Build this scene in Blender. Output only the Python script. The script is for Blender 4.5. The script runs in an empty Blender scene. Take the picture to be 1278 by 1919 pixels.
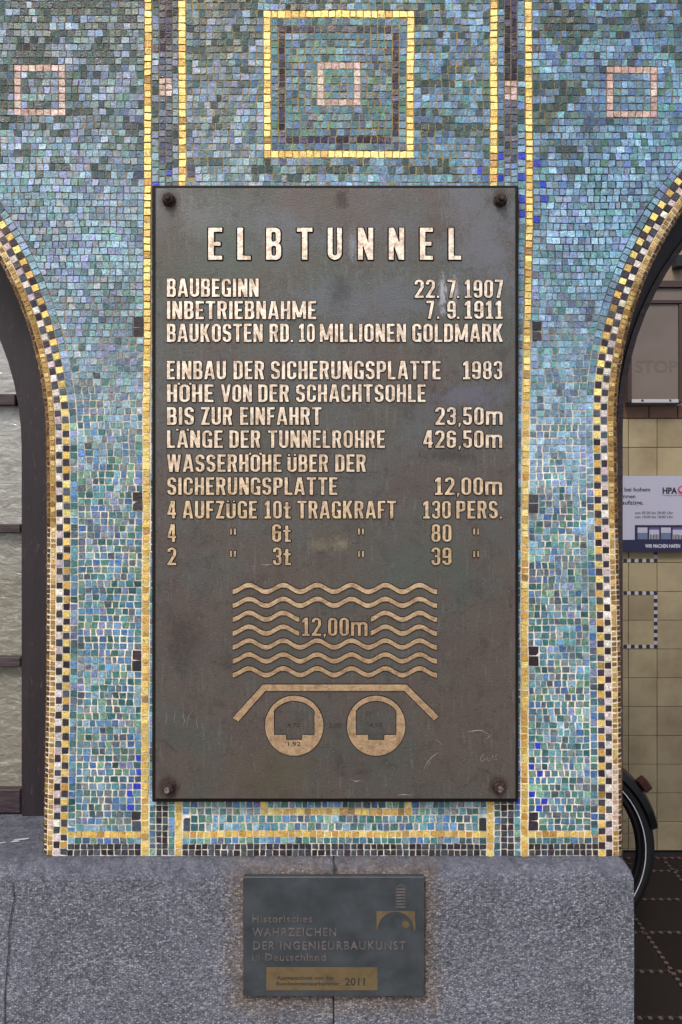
import bpy, math, random
import numpy as np
from mathutils import Vector
from mathutils.geometry import tessellate_polygon

# ------------------------------------------------------------------ camera, sky, sun, exposure
F, CX, HY, EYE = 1550.0, 639.0, 920.0, 1.45      # photo pixels: focal length, centre column, horizon row; eye height (m)
S = bpy.context.scene
C = S.collection
cam_d = bpy.data.cameras.new('camera'); cam = bpy.data.objects.new('camera', cam_d); C.objects.link(cam)
cam.location = (0, -1.55, EYE); cam.rotation_euler = (math.radians(90), 0, 0)
cam_d.sensor_fit = 'VERTICAL'; cam_d.sensor_height = 36.0; cam_d.lens = 36.0 * F / 1919
cam_d.shift_y = -39.5 / 1919
cam_d.clip_start = 0.05; cam_d.clip_end = 500
S.camera = cam
w = bpy.data.worlds.new('World'); S.world = w; w.use_nodes = True
nt = w.node_tree; bg = nt.nodes['Background']; sky = nt.nodes.new('ShaderNodeTexSky')
SUN_EL, SUN_AZ = math.radians(52), math.radians(200)          # azimuth from +Y clockwise: in front of the wall, upper left
sky.sky_type = 'NISHITA'; sky.sun_disc = False; sky.sun_elevation = SUN_EL; sky.sun_rotation = SUN_AZ
sky.air_density = 1.0; sky.dust_density = 4.0; sky.ozone_density = 1.0
nt.links.new(sky.outputs[0], bg.inputs[0]); bg.inputs[1].default_value = 0.12
sun_d = bpy.data.lights.new('sun', 'SUN'); sun = bpy.data.objects.new('sun', sun_d); C.objects.link(sun)
sun_d.energy = 1.3; sun_d.angle = math.radians(14); sun_d.color = (1.0, 0.95, 0.88)
sd = Vector((math.sin(SUN_AZ) * math.cos(SUN_EL), math.cos(SUN_AZ) * math.cos(SUN_EL), math.sin(SUN_EL)))
sun.rotation_euler = (-sd).to_track_quat('-Z', 'Y').to_euler()
vs = S.view_settings
vs.view_transform = 'Standard'; vs.look = 'None'; vs.gamma = 1; vs.use_curve_mapping = False; vs.exposure = 0.55
S.cycles.max_bounces = 6

rnd = random.Random(7)
U = rnd.uniform

# ------------------------------------------------------------------ helpers
def lin(c):
    return tuple(((v / 255) / 12.92 if v / 255 <= .04045 else ((v / 255 + .055) / 1.055) ** 2.4) for v in c)
def rgba(c, k=1.0):
    l = lin(c); return (l[0] * k, l[1] * k, l[2] * k, 1)
def at(px, py, y=0.0):
    """photo pixel -> point of the plane at depth y (metres behind the mosaic face)"""
    D = (1.55 + y) / F
    return Vector(((px - CX) * D, y, EYE + (HY - py) * D))
def hsh(a, b=0):
    v = math.sin(a * 127.1 + b * 311.7) * 43758.5453
    return v - math.floor(v)
def vnoise(x, y):
    xi, yi = math.floor(x), math.floor(y); fx, fy = x - xi, y - yi
    fx = fx * fx * (3 - 2 * fx); fy = fy * fy * (3 - 2 * fy)
    a, b, c, d = hsh(xi, yi), hsh(xi + 1, yi), hsh(xi, yi + 1), hsh(xi + 1, yi + 1)
    return (a * (1 - fx) + b * fx) * (1 - fy) + (c * (1 - fx) + d * fx) * fy
def interp(v, pts):
    if v <= pts[0][0]: return pts[0][1]
    for (a, b), (c, d) in zip(pts, pts[1:]):
        if v <= c: return b + (d - b) * (v - a) / (c - a)
    return pts[-1][1]

def link(o, parent=None):
    C.objects.link(o)
    if parent is not None: o.parent = parent
    return o
def thing(name, label, cat, loc=(0, 0, 0), group=None):
    o = bpy.data.objects.new(name, None); C.objects.link(o); o.location = loc
    o.empty_display_size = .1
    o['label'] = label; o['category'] = cat
    if group: o['group'] = group
    return o
ROOTLOC = {}
def mesh(name, verts, faces, mat, parent=None, cols=None, smooth=False, fm=None, kind=None, label=None, recenter=True):
    """verts are world coordinates; the object gets its origin at their centre"""
    if recenter:
        lo = [min(v[i] for v in verts) for i in range(3)]; hi = [max(v[i] for v in verts) for i in range(3)]
        c = Vector([(a + b) / 2 for a, b in zip(lo, hi)])
    else: c = Vector((0, 0, 0))
    me = bpy.data.meshes.new(name)
    me.from_pydata([(v[0] - c[0], v[1] - c[1], v[2] - c[2]) for v in verts], [], faces)
    for m in (mat if isinstance(mat, (list, tuple)) else [mat]): me.materials.append(m)
    if cols is not None:
        a = me.attributes.new('Col', 'FLOAT_COLOR', 'POINT')
        a.data.foreach_set('color', np.array(cols, dtype=np.float32).ravel())
    if fm is not None: me.polygons.foreach_set('material_index', fm)
    if smooth: me.polygons.foreach_set('use_smooth', [True] * len(me.polygons))
    me.update()
    o = bpy.data.objects.new(name, me); C.objects.link(o)
    if parent is not None:
        p = Vector((0, 0, 0)); q = parent
        while q is not None: p += q.location; q = q.parent
        o.parent = parent; o.location = c - p
    else: o.location = c
    if kind: o['kind'] = kind
    if label: o['label'] = label
    return o
def box_vf(x0, x1, y0, y1, z0, z1, b=0.0):
    """box, optionally chamfered by b along every edge"""
    if b <= 0:
        v = [(x0, y0, z0), (x1, y0, z0), (x1, y1, z0), (x0, y1, z0), (x0, y0, z1), (x1, y0, z1), (x1, y1, z1), (x0, y1, z1)]
        f = [(0, 3, 2, 1), (4, 5, 6, 7), (0, 1, 5, 4), (1, 2, 6, 5), (2, 3, 7, 6), (3, 0, 4, 7)]
        return v, f
    v = []; idx = {}
    for sx in (0, 1):
        for sy in (0, 1):
            for sz in (0, 1):
                X, Y, Z = (x0, x1)[sx], (y0, y1)[sy], (z0, z1)[sz]
                ix, iy, iz = (b, -b)[sx], (b, -b)[sy], (b, -b)[sz]
                for ax, p in enumerate(((X, Y + iy, Z + iz), (X + ix, Y, Z + iz), (X + ix, Y + iy, Z))):
                    idx[(sx, sy, sz, ax)] = len(v); v.append(p)
    f = []
    for s in (0, 1):
        f.append([idx[(s, a, c, 0)] for a, c in ((0, 0), (1, 0), (1, 1), (0, 1))])
        f.append([idx[(a, s, c, 1)] for a, c in ((0, 0), (1, 0), (1, 1), (0, 1))])
        f.append([idx[(a, c, s, 2)] for a, c in ((0, 0), (1, 0), (1, 1), (0, 1))])
    for s in (0, 1):
        for t in (0, 1):
            f.append([idx[(0, s, t, 1)], idx[(1, s, t, 1)], idx[(1, s, t, 2)], idx[(0, s, t, 2)]])
            f.append([idx[(s, 0, t, 0)], idx[(s, 1, t, 0)], idx[(s, 1, t, 2)], idx[(s, 0, t, 2)]])
            f.append([idx[(s, t, 0, 0)], idx[(s, t, 1, 0)], idx[(s, t, 1, 1)], idx[(s, t, 0, 1)]])
            for u in (0, 1): f.append([idx[(s, t, u, 0)], idx[(s, t, u, 1)], idx[(s, t, u, 2)]])
    cc = Vector(((x0 + x1) / 2, (y0 + y1) / 2, (z0 + z1) / 2)); out = []
    for q in f:
        p = [Vector(v[i]) for i in q]; n = (p[1] - p[0]).cross(p[2] - p[0])
        out.append(tuple(q) if n.dot(sum(p, Vector()) / len(p) - cc) > 0 else tuple(reversed(q)))
    return v, out
def box(name, x0, x1, y0, y1, z0, z1, mat, parent=None, b=0.0, **k):
    v, f = box_vf(x0, x1, y0, y1, z0, z1, b); return mesh(name, v, f, mat, parent, **k)
def tube_vf(pts, r, n=8, closed=False):
    pts = [Vector(p) for p in pts]; v = []; f = []; m = len(pts); up = None
    for i, p in enumerate(pts):
        a = pts[(i - 1) % m] if (closed or i > 0) else p; b = pts[(i + 1) % m] if (closed or i < m - 1) else p
        t = (b - a).normalized()
        if up is None: up = t.orthogonal().normalized()
        up = (up - t * up.dot(t)).normalized(); s = t.cross(up)
        rr = r[i] if isinstance(r, (list, tuple)) else r
        for k in range(n):
            an = 2 * math.pi * k / n; v.append(p + (up * math.cos(an) + s * math.sin(an)) * rr)
    for i in range(m if closed else m - 1):
        for k in range(n):
            a, b = i * n + k, i * n + (k + 1) % n; j = (i + 1) % m
            f.append((a, b, j * n + (k + 1) % n, j * n + k))
    if not closed: f.append(tuple(reversed(range(n)))); f.append(tuple(range((m - 1) * n, m * n)))
    return v, f
def tube(name, pts, r, mat, parent=None, n=8, closed=False, **k):
    v, f = tube_vf(pts, r, n, closed); return mesh(name, v, f, mat, parent, smooth=True, **k)
def join(parts):
    V, Fc = [], []
    for v, f in parts:
        o = len(V); V += list(v); Fc += [tuple(i + o for i in q) for q in f]
    return V, Fc

# ------------------------------------------------------------------ materials
class M:
    def __init__(s, name, rough=.5, metal=0.0, spec=.5, color=None):
        s.m = bpy.data.materials.new(name); s.m.use_nodes = True; s.t = s.m.node_tree
        s.b = s.t.nodes['Principled BSDF']
        s.b.inputs['Roughness'].default_value = rough; s.b.inputs['Metallic'].default_value = metal
        s.b.inputs['Specular IOR Level'].default_value = spec
        if color: s.b.inputs['Base Color'].default_value = color
        s.geo = None
    def n(s, t, **k):
        x = s.t.nodes.new(t)
        for a, b in k.items(): setattr(x, a, b)
        return x
    def l(s, a, b): s.t.links.new(a, b)
    def pos(s, scale=(1, 1, 1), loc=(0, 0, 0)):
        if s.geo is None: s.geo = s.n('ShaderNodeNewGeometry')
        mp = s.n('ShaderNodeMapping'); mp.inputs['Scale'].default_value = scale; mp.inputs['Location'].default_value = loc
        s.l(s.geo.outputs['Position'], mp.inputs['Vector']); return mp.outputs[0]
    def noise(s, scale, detail=3, rough=.55, vscale=(1, 1, 1), loc=(0, 0, 0), dist=0):
        x = s.n('ShaderNodeTexNoise'); x.inputs['Scale'].default_value = scale; x.inputs['Detail'].default_value = detail
        x.inputs['Roughness'].default_value = rough; x.inputs['Distortion'].default_value = dist
        s.l(s.pos(vscale, loc), x.inputs['Vector']); return x.outputs['Fac']
    def voro(s, scale, feature='F1', vscale=(1, 1, 1), out='Distance'):
        x = s.n('ShaderNodeTexVoronoi', feature=feature); x.inputs['Scale'].default_value = scale
        s.l(s.pos(vscale), x.inputs['Vector']); return x.outputs[out]
    def ramp(s, fac, stops, interp='LINEAR'):
        r = s.n('ShaderNodeValToRGB'); r.color_ramp.interpolation = interp
        e = r.color_ramp.elements
        while len(e) < len(stops): e.new(.5)
        for q, (p, c) in zip(e, stops):
            q.position = p; q.color = c if isinstance(c, tuple) else (c, c, c, 1)
        s.l(fac, r.inputs[0]); return r.outputs[0]
    def mix(s, fac, a, b, mode='MIX'):
        x = s.n('ShaderNodeMix', data_type='RGBA', blend_type=mode)
        for i, v in ((0, fac), (6, a), (7, b)):
            if isinstance(v, bpy.types.NodeSocket): s.l(v, x.inputs[i])
            else: x.inputs[i].default_value = v
        return x.outputs[2]
    def math(s, op, a, b=0.0, clamp=False):
        x = s.n('ShaderNodeMath', operation=op, use_clamp=clamp)
        for i, v in ((0, a), (1, b)):
            if isinstance(v, bpy.types.NodeSocket): s.l(v, x.inputs[i])
            else: x.inputs[i].default_value = v
        return x.outputs[0]
    def attr(s, name='Col'):
        x = s.n('ShaderNodeAttribute', attribute_name=name); return x.outputs['Color']
    def base(s, c): s.l(c, s.b.inputs['Base Color']); return s
    def rough(s, c): s.l(c, s.b.inputs['Roughness']); return s
    def bump(s, h, dist=.001, strength=1.0):
        x = s.n('ShaderNodeBump'); x.inputs['Distance'].default_value = dist; x.inputs['Strength'].default_value = strength
        s.l(h, x.inputs['Height']); s.l(x.outputs[0], s.b.inputs['Normal']); return s
    def sep(s, i):
        if s.geo is None: s.geo = s.n('ShaderNodeNewGeometry')
        x = s.n('ShaderNodeSeparateXYZ'); s.l(s.geo.outputs['Position'], x.inputs[0]); return x.outputs[i]

# glass mosaic stones: colour per stone, marbled inside each stone
g = M('glass_stone', rough=.3, spec=.4)
marb = g.noise(190, 4, .72, dist=1.4)
k0 = g.ramp(marb, [(.28, .30), (.5, .95), (.70, 1.65)])
c0 = g.mix(1.0, g.attr(), k0, 'MULTIPLY')
c0 = g.mix(g.ramp(g.noise(120, 3, .6, loc=(3, 1, 2)), [(.45, 0.0), (.72, .6)]), c0, g.mix(1.0, c0, (1.30, 1.48, 1.48, 1), 'MULTIPLY'))
grit = g.noise(700, 2)
c0 = g.mix(g.ramp(grit, [(.34, .5), (.45, 0.0)]), c0, (.05, .05, .045, 1))
g.base(c0).rough(g.ramp(g.noise(60, 2), [(.3, .18), (.7, .42)])); g.bump(g.noise(300, 3), .0011)
MAT_GLASS = g.m
g = M('gold_stone', rough=.36, metal=.4, spec=.5)
wear = g.noise(170, 5, .75, dist=2.2)
c0 = g.mix(g.ramp(wear, [(.37, .85), (.48, 0.0)]), g.attr(), (.20, .105, .03, 1))
c0 = g.mix(g.ramp(wear, [(.56, 0.0), (.72, .5)]), c0, (1, .93, .70, 1))
g.base(c0); g.bump(g.noise(260, 4, .65, dist=.8), .0016); MAT_GOLD = g.m
g = M('mortar', rough=.9, spec=.2)
g.base(g.mix(g.ramp(g.noise(140, 4, .7), [(.35, .4), (.5, 0.0)]), g.attr(), (.16, .13, .10, 1))); g.bump(g.noise(500, 3), .0008)
MAT_MORTAR = g.m

# cast bronze plate
g = M('bronze_patina', rough=.42, metal=.35, spec=.5)
n1 = g.noise(3.2, 5, .6, dist=.6); zz = g.sep(2); xx = g.sep(0)
low = g.ramp(g.math('ADD', g.math('MULTIPLY', zz, 1.4), g.math('MULTIPLY', n1, .9)), [(.0, 1.0), (1.0, 0.0)])
r_ = low.node; r_.color_ramp.elements[0].position = 0.0
hz = g.math('MULTIPLY', g.math('SUBTRACT', g.math('ADD', zz, g.math('MULTIPLY', g.math('SUBTRACT', n1, .5), 1.5)), 1.05), 1.1, True)
green, brown, bluish = rgba((82, 86, 80)), rgba((92, 83, 78)), rgba((98, 101, 108))
c0 = g.mix(hz, brown, green)
c0 = g.mix(g.ramp(g.noise(5.5, 5, .62, loc=(3, 0, 1), dist=.4), [(.46, 0.0), (.62, .75)]), c0, g.mix(hz, rgba((80, 84, 80)), bluish))
c0 = g.mix(g.ramp(g.noise(8, 4, .6, loc=(7, 0, 4)), [(.47, 0.0), (.62, .75)]), c0, rgba((90, 80, 76)))
c0 = g.mix(g.ramp(g.noise(26, 6, .75, loc=(1, 0, 9), dist=.5), [(.52, 0.0), (.70, .6)]), c0, rgba((54, 51, 49)))
for bx_, by_ in ((317, 375), (937, 376), (316, 1475), (934, 1473)):
    p_ = at(bx_, by_, -.028); ddx = g.math('SUBTRACT', g.sep(0), p_[0]); ddz = g.math('SUBTRACT', g.sep(2), p_[2])
    ds = g.math('SQRT', g.math('ADD', g.math('MULTIPLY', ddx, ddx), g.math('MULTIPLY', ddz, ddz)))
    ds = g.math('ADD', ds, g.math('MULTIPLY', g.math('SUBTRACT', n1, .5), .02))
    c0 = g.mix(g.ramp(g.math('MULTIPLY', ds, 10), [(.11, .85), (.24, 0.0)]), c0, rgba((52, 34, 28)))
c0 = g.mix(g.ramp(g.noise(60, 5, .7, vscale=(3, 1, .35), loc=(4, 0, 2)), [(.56, 0.0), (.72, .28)]), c0, rgba((138, 136, 134)))
c0 = g.mix(g.ramp(g.noise(330, 2, .5), [(.66, 0.0), (.72, .8)]), c0, rgba((30, 28, 27)))
c0 = g.mix(g.ramp(g.noise(420, 2, .5, loc=(5, 2, 2)), [(.66, 0.0), (.74, .5)]), c0, rgba((160, 152, 140)))
nz = g.math('ADD', g.math('MULTIPLY', g.math('SUBTRACT', g.noise(16, 6, .75, loc=(2, 0, 3), dist=1), .5), 4.5), g.math('MULTIPLY', g.math('SUBTRACT', g.noise(140, 4, .8, vscale=(1.6, 1, .7)), .5), 4.0))
for (ex, ey, rx_, ry_, col, st_) in ((640, 385, 130, 42, (88, 79, 75), .7), (325, 520, 26, 70, (84, 77, 72), .55), (905, 430, 55, 95, (104, 106, 114), .7), (690, 560, 150, 36, (98, 102, 110), .65),
        (372, 410, 42, 38, (108, 112, 114), .6), (430, 470, 70, 50, (82, 92, 86), .6), (880, 742, 60, 20, (100, 100, 116), .7), (640, 545, 16, 26, (52, 50, 50), .6), (345, 1205, 24, 52, (62, 56, 55), .6),
        (835, 853, 40, 9, (58, 56, 54), .7), (800, 1060, 90, 60, (78, 88, 82), .6), (560, 1230, 130, 60, (80, 86, 84), .5), (829, 548, 5, 28, (180, 180, 188), .75), (853, 542, 4, 20, (170, 166, 174), .6),
        (640, 1018, 12, 12, (140, 132, 106), .6), (598, 1022, 22, 9, (128, 118, 96), .5), (520, 1450, 60, 40, (88, 84, 66), .6), (660, 460, 8, 22, (150, 156, 166), .5), (640, 372, 10, 14, (46, 38, 36), .7)):
    p_ = at(ex, ey, -.028); qx = g.math('MULTIPLY', g.math('SUBTRACT', g.sep(0), p_[0]), 1000 / rx_); qz = g.math('MULTIPLY', g.math('SUBTRACT', g.sep(2), p_[2]), 1000 / ry_)
    ds = g.math('ADD', g.math('SQRT', g.math('ADD', g.math('MULTIPLY', qx, qx), g.math('MULTIPLY', qz, qz))), nz)
    c0 = g.mix(g.ramp(g.math('MULTIPLY', ds, .5), [(.15, st_ * .95), (.72, 0.0)]), c0, rgba(col))
g.base(c0).rough(g.ramp(g.noise(14, 5, .7), [(.35, .34), (.7, .6)]))
g.bump(g.mix(.45, g.noise(420, 3), g.noise(28, 5, .7)), .0011); MAT_BRONZE = g.m
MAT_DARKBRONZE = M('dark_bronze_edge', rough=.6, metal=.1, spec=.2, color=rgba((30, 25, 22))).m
g = M('polished_brass', rough=.36, metal=.55, spec=.6)
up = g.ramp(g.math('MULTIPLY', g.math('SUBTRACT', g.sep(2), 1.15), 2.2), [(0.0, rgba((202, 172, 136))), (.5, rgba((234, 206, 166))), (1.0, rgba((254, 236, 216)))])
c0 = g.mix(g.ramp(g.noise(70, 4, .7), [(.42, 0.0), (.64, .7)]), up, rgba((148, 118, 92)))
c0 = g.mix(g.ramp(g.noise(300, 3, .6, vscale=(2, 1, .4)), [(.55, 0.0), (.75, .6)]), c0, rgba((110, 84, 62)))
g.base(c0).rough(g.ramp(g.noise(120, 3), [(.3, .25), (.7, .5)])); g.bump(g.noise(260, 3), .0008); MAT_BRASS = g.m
g = M('rust', rough=.75, metal=.2)
g.base(g.ramp(g.noise(160, 4, .7), [(.35, rgba((34, 24, 22))), (.6, rgba((66, 46, 40))), (.75, rgba((104, 86, 78)))])); g.bump(g.noise(500, 3), .001)
MAT_RUST = g.m
g = M('worn_steel', rough=.35, metal=.9); g.base(g.ramp(g.noise(200, 3), [(.4, rgba((120, 100, 92))), (.65, rgba((200, 190, 184)))])); MAT_STEEL = g.m

# washed-concrete plinth with pale chippings
g = M('chipped_concrete', rough=.85, spec=.3)
v1 = g.voro(215, out='Color', vscale=(1, 1, 1.35)); d1 = g.voro(215, vscale=(1, 1, 1.35))
sepc = g.n('ShaderNodeSeparateColor'); g.l(v1, sepc.inputs[0])
chip = g.math('MULTIPLY', g.ramp(sepc.outputs[0], [(.45, 0.0), (1.0, .7)]), g.ramp(d1, [(.15, 1.0), (.6, 0.0)]))
dark = g.math('MULTIPLY', g.ramp(sepc.outputs[1], [(.72, 0.0), (.95, .6)]), g.ramp(d1, [(.3, 1.0), (.5, 0.0)]))
basec = g.ramp(g.noise(7, 5, .65), [(.32, rgba((62, 65, 75))), (.7, rgba((104, 107, 119)))])
mot = g.ramp(g.noise(150, 6, .8, vscale=(1, 1, 1.5), dist=.8), [(.38, rgba((36, 39, 46))), (.5, rgba((88, 91, 101))), (.62, rgba((168, 171, 182)))])
c0 = g.mix(.6, basec, mot)
c0 = g.mix(g.ramp(g.noise(4.5, 6, .7, vscale=(1.6, 1, .8), dist=.8), [(.46, 0.0), (.66, .35)]), c0, rgba((60, 62, 70)))
c0 = g.mix(chip, c0, rgba((190, 192, 204))); c0 = g.mix(dark, c0, rgba((44, 46, 56)))
# smoother worn lip along the top edge and sill
lip = g.math('MULTIPLY', g.math('SUBTRACT', g.math('ADD', g.sep(2), g.math('MULTIPLY', g.math('SUBTRACT', g.noise(14, 4), .5), .06)), .728), 32, True)
c0 = g.mix(g.math('MULTIPLY', lip, .72), c0, g.ramp(g.noise(45, 5, .7), [(.35, rgba((58, 61, 72))), (.68, rgba((98, 102, 115)))]))
# rust-brown run-off halo round the small plaque
px0, pz1 = at(455, 1643, -.03)[0], at(455, 1643, -.03)[2]; px1, pz0 = at(796, 1868, -.03)[0], at(796, 1868, -.03)[2]
dx = g.math('SUBTRACT', g.math('ABSOLUTE', g.math('SUBTRACT', g.sep(0), (px0 + px1) / 2)), (px1 - px0) / 2)
dz = g.math('SUBTRACT', g.math('ABSOLUTE', g.math('SUBTRACT', g.sep(2), (pz0 + pz1) / 2)), (pz1 - pz0) / 2)
dd = g.math('ADD', g.math('MAXIMUM', dx, dz), g.math('MULTIPLY', g.math('SUBTRACT', g.noise(30, 6, .8), .5), .11))
stain = g.ramp(g.math('ADD', dd, .5), [(.495, .95), (.542, 0.0)])
c0 = g.mix(stain, c0, g.mix(1.0, c0, (1.10, .84, .58, 1), 'MULTIPLY'))
g.l(c0, g.b.inputs['Base Color'])
hh = g.mix(.5, g.ramp(d1, [(.1, 1.0), (.5, 0.0)]), g.noise(330, 4, .7))
g.bump(hh, .0016, .9); MAT_CONC = g.m
MAT_JOINT = M('joint_filler', rough=.9, color=rgba((60, 62, 70))).m

g = M('slate_plaque', rough=.5, metal=.3)
c0 = g.ramp(g.noise(18, 5, .65), [(.35, rgba((56, 61, 66))), (.7, rgba((76, 82, 87)))])
chk = g.n('ShaderNodeTexChecker'); chk.inputs['Scale'].default_value = 330; mp = g.n('ShaderNodeMapping'); mp.inputs['Rotation'].default_value = (0, math.radians(45), 0)
g.l(g.sep(0).node.inputs[0].links[0].from_socket, mp.inputs[0]); g.l(mp.outputs[0], chk.inputs['Vector'])
g.base(c0); g.bump(g.mix(.5, g.noise(500, 2), chk.outputs['Fac']), .0005); MAT_SLATE = g.m
g = M('aged_brass', rough=.5, metal=.4); g.base(g.ramp(g.noise(30, 5, .7), [(.3, rgba((92, 84, 62))), (.5, rgba((118, 100, 70))), (.7, rgba((108, 104, 86)))])); MAT_AGEDBRASS = g.m
g = M('cast_lettering', rough=.45, metal=.4); g.base(g.ramp(g.noise(90, 3), [(.35, rgba((92, 90, 94))), (.7, rgba((126, 114, 112)))])); MAT_CASTLET = g.m
MAT_ENGRAVE = M('engraved_line', rough=.8, color=rgba((50, 44, 42))).m

g = M('painted_frame', rough=.55)
c0 = g.ramp(g.noise(10, 5, .7, vscale=(4, 1, .6)), [(.35, rgba((27, 21, 27))), (.7, rgba((43, 34, 41)))])
c0 = g.mix(g.ramp(g.noise(120, 4, .7, vscale=(1, 1, .3)), [(.6, 0.0), (.74, .6)]), c0, rgba((100, 80, 84)))
g.base(c0); g.bump(g.noise(220, 3, vscale=(1, 1, .2)), .0006); MAT_FRAME = g.m
g = M('rail_wood', rough=.6)
c0 = g.ramp(g.noise(40, 5, .7, vscale=(.3, 1, 2)), [(.35, rgba((40, 31, 38))), (.65, rgba((72, 58, 62)))])
g.base(c0); g.bump(g.noise(160, 4, vscale=(.25, 1, 2)), .001); MAT_RAIL = g.m
g = M('rippled_glass', rough=.1, spec=.6)
zz = g.sep(2)
c0 = g.ramp(g.math('SUBTRACT', g.math('ADD', zz, g.math('MULTIPLY', g.math('SUBTRACT', g.noise(5, 5, .65), .5), .7)), .75), [(0.0, rgba((124, 120, 108))), (.45, rgba((130, 128, 118))), (.9, rgba((168, 171, 172)))])  # paler and bluer upward: reflected light painted into the pane colour
c0 = g.mix(g.ramp(g.noise(34, 5, .75, vscale=(1, 1, 3.2), dist=1.0), [(.5, 0.0), (.72, .4)]), c0, rgba((226, 226, 220)))  # white streaks: highlights on the ripples, painted in
c0 = g.mix(g.ramp(g.noise(20, 5, .7, vscale=(1, 1, 1.6), loc=(2, 0, 5)), [(.52, 0.0), (.74, .6)]), c0, rgba((96, 92, 84)))
g.base(c0); g.bump(g.noise(30, 3, .5, vscale=(1, 1, 2.2), dist=.6), .004); MAT_PANE = g.m

g = M('cream_tile', rough=.16, spec=.5)
rr = g.n('ShaderNodeObjectInfo')
c0 = g.ramp(rr.outputs['Random'], [(0.0, rgba((144, 132, 106))), (.5, rgba((164, 152, 122))), (1.0, rgba((154, 142, 118)))])
c0 = g.mix(g.ramp(g.noise(7, 4, .6), [(.4, 0.0), (.72, .6)]), c0, rgba((118, 102, 80)))
g.base(c0); g.bump(g.noise(14, 2), .002); MAT_CREAM = g.m
g = M('brown_tile', rough=.3); g.base(g.ramp(g.noise(16, 4), [(.35, rgba((88, 56, 40))), (.7, rgba((120, 80, 54)))])); MAT_BROWN = g.m
g = M('tile_joint', rough=.9, color=rgba((88, 76, 60))); MAT_TJ = g.m
g = M('plaster', rough=.9); g.base(g.ramp(g.noise(5, 5, .6), [(.35, rgba((128, 114, 98))), (.7, rgba((146, 130, 114)))])); g.bump(g.noise(90, 4), .001); MAT_PLASTER = g.m
g = M('dark_floor_tile', rough=.42)
rr = g.n('ShaderNodeObjectInfo')
c0 = g.ramp(rr.outputs['Random'], [(0.0, rgba((28, 22, 21))), (1.0, rgba((35, 29, 27)))])
c0 = g.mix(g.ramp(g.noise(40, 5, .7), [(.45, 0.0), (.75, .5)]), c0, rgba((25, 21, 21))); g.base(c0); g.bump(g.noise(120, 3), .001); g.b.inputs['Specular IOR Level'].default_value = .2; g.b.inputs['Roughness'].default_value = .6; MAT_FLOOR = g.m
g = M('floor_screed', rough=.9, color=rgba((24, 20, 20))); MAT_SCREED = g.m
g = M('stone_chip', rough=.5); g.base(g.attr()); MAT_CHIP = g.m
g = M('paving', rough=.9); g.base(g.ramp(g.noise(3, 5, .6), [(.3, rgba((105, 103, 100))), (.7, rgba((135, 132, 126)))])); g.bump(g.noise(40, 4), .004); MAT_PAVE = g.m
def flat(name, c, rough=.5, metal=0.0): return M(name, rough=rough, metal=metal, color=rgba(c)).m
MAT_SIGN = flat('sign_white', (170, 170, 190), .35)
MAT_NAVY = flat('print_navy', (32, 32, 66), .4)
MAT_TEXT = flat('print_black', (34, 34, 44), .5)
MAT_WTEXT = flat('print_white', (205, 205, 222), .5)
MAT_RED = flat('print_red', (176, 60, 96), .5)
MAT_BLUEGREY = flat('print_bluegrey', (92, 108, 140), .5)
MAT_VIOLET = flat('print_violet', (88, 80, 138), .5)
g = M('faded_poster', rough=.35); g.base(g.ramp(g.noise(4, 4), [(.35, rgba((104, 94, 88))), (.7, rgba((118, 107, 100)))])); MAT_POSTER = g.m
MAT_GHOST = flat('faded_print', (104, 95, 89), .4)
MAT_CASE = flat('case_brown', (62, 48, 46), .45)
MAT_ALU = flat('case_aluminium', (190, 190, 196), .35, .3)
MAT_RUBBER = M('tyre_rubber', rough=.6, color=rgba((13, 13, 18))).m
MAT_BLACK = M('black_paint', rough=.35, color=rgba((12, 12, 18))).m
MAT_REFLEX = M('reflective_strip', rough=.3, color=rgba((215, 215, 225))).m
MAT_CHROME = M('chrome', rough=.2, metal=1.0, color=rgba((170, 170, 175))).m
MAT_LENS = M('red_lens', rough=.25, color=rgba((58, 26, 22))).m

# ------------------------------------------------------------------ the setting
gv = [(-12, -14, -.004), (12, -14, -.004), (12, .05, -.004), (-12, .05, -.004)]
mesh('pavement', gv, [(0, 1, 2, 3)], MAT_PAVE, kind='structure')

# ------------------------------------------------------------------ mosaic wall: outline of the two arches
TOP, SOFF = -430, 190
LC, LR, LS = -634.0, 765.0, 830.0        # left arch: centre x, radius, springing row (photo px on the wall face = mm)
RC, RR_, RS = 1856.0, 745.0, 790.0
BASE_L, BASE_R = 1603.0, 1605.0
def lx(py):      # outer edge of the checker band, straight part
    return interp(py, [(830, 131), (1000, 132.5), (1300, 131), (1603, 126)])
def rx(py):
    return interp(py, [(790, 1111), (1000, 1114), (1155, 1117.5), (1300, 1119.5), (1605, 1121)])
def path(side, s):
    """s px along the edge from the base upward -> point, unit normal into the opening"""
    base, spr = (BASE_L, LS) if side < 0 else (BASE_R, RS)
    if s <= base - spr:
        py = base - s; return ((lx(py) if side < 0 else rx(py)), py), (side * 1.0, 0.0)
    R = LR if side < 0 else RR_; c = LC if side < 0 else RC
    a = (s - (base - spr)) / R
    nx, ny = math.cos(a), math.sin(a)
    return (c - side * R * nx, spr - R * ny), (side * nx, ny)
RAD, AL, BD = 18.0, 21.0, 13.0
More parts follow.
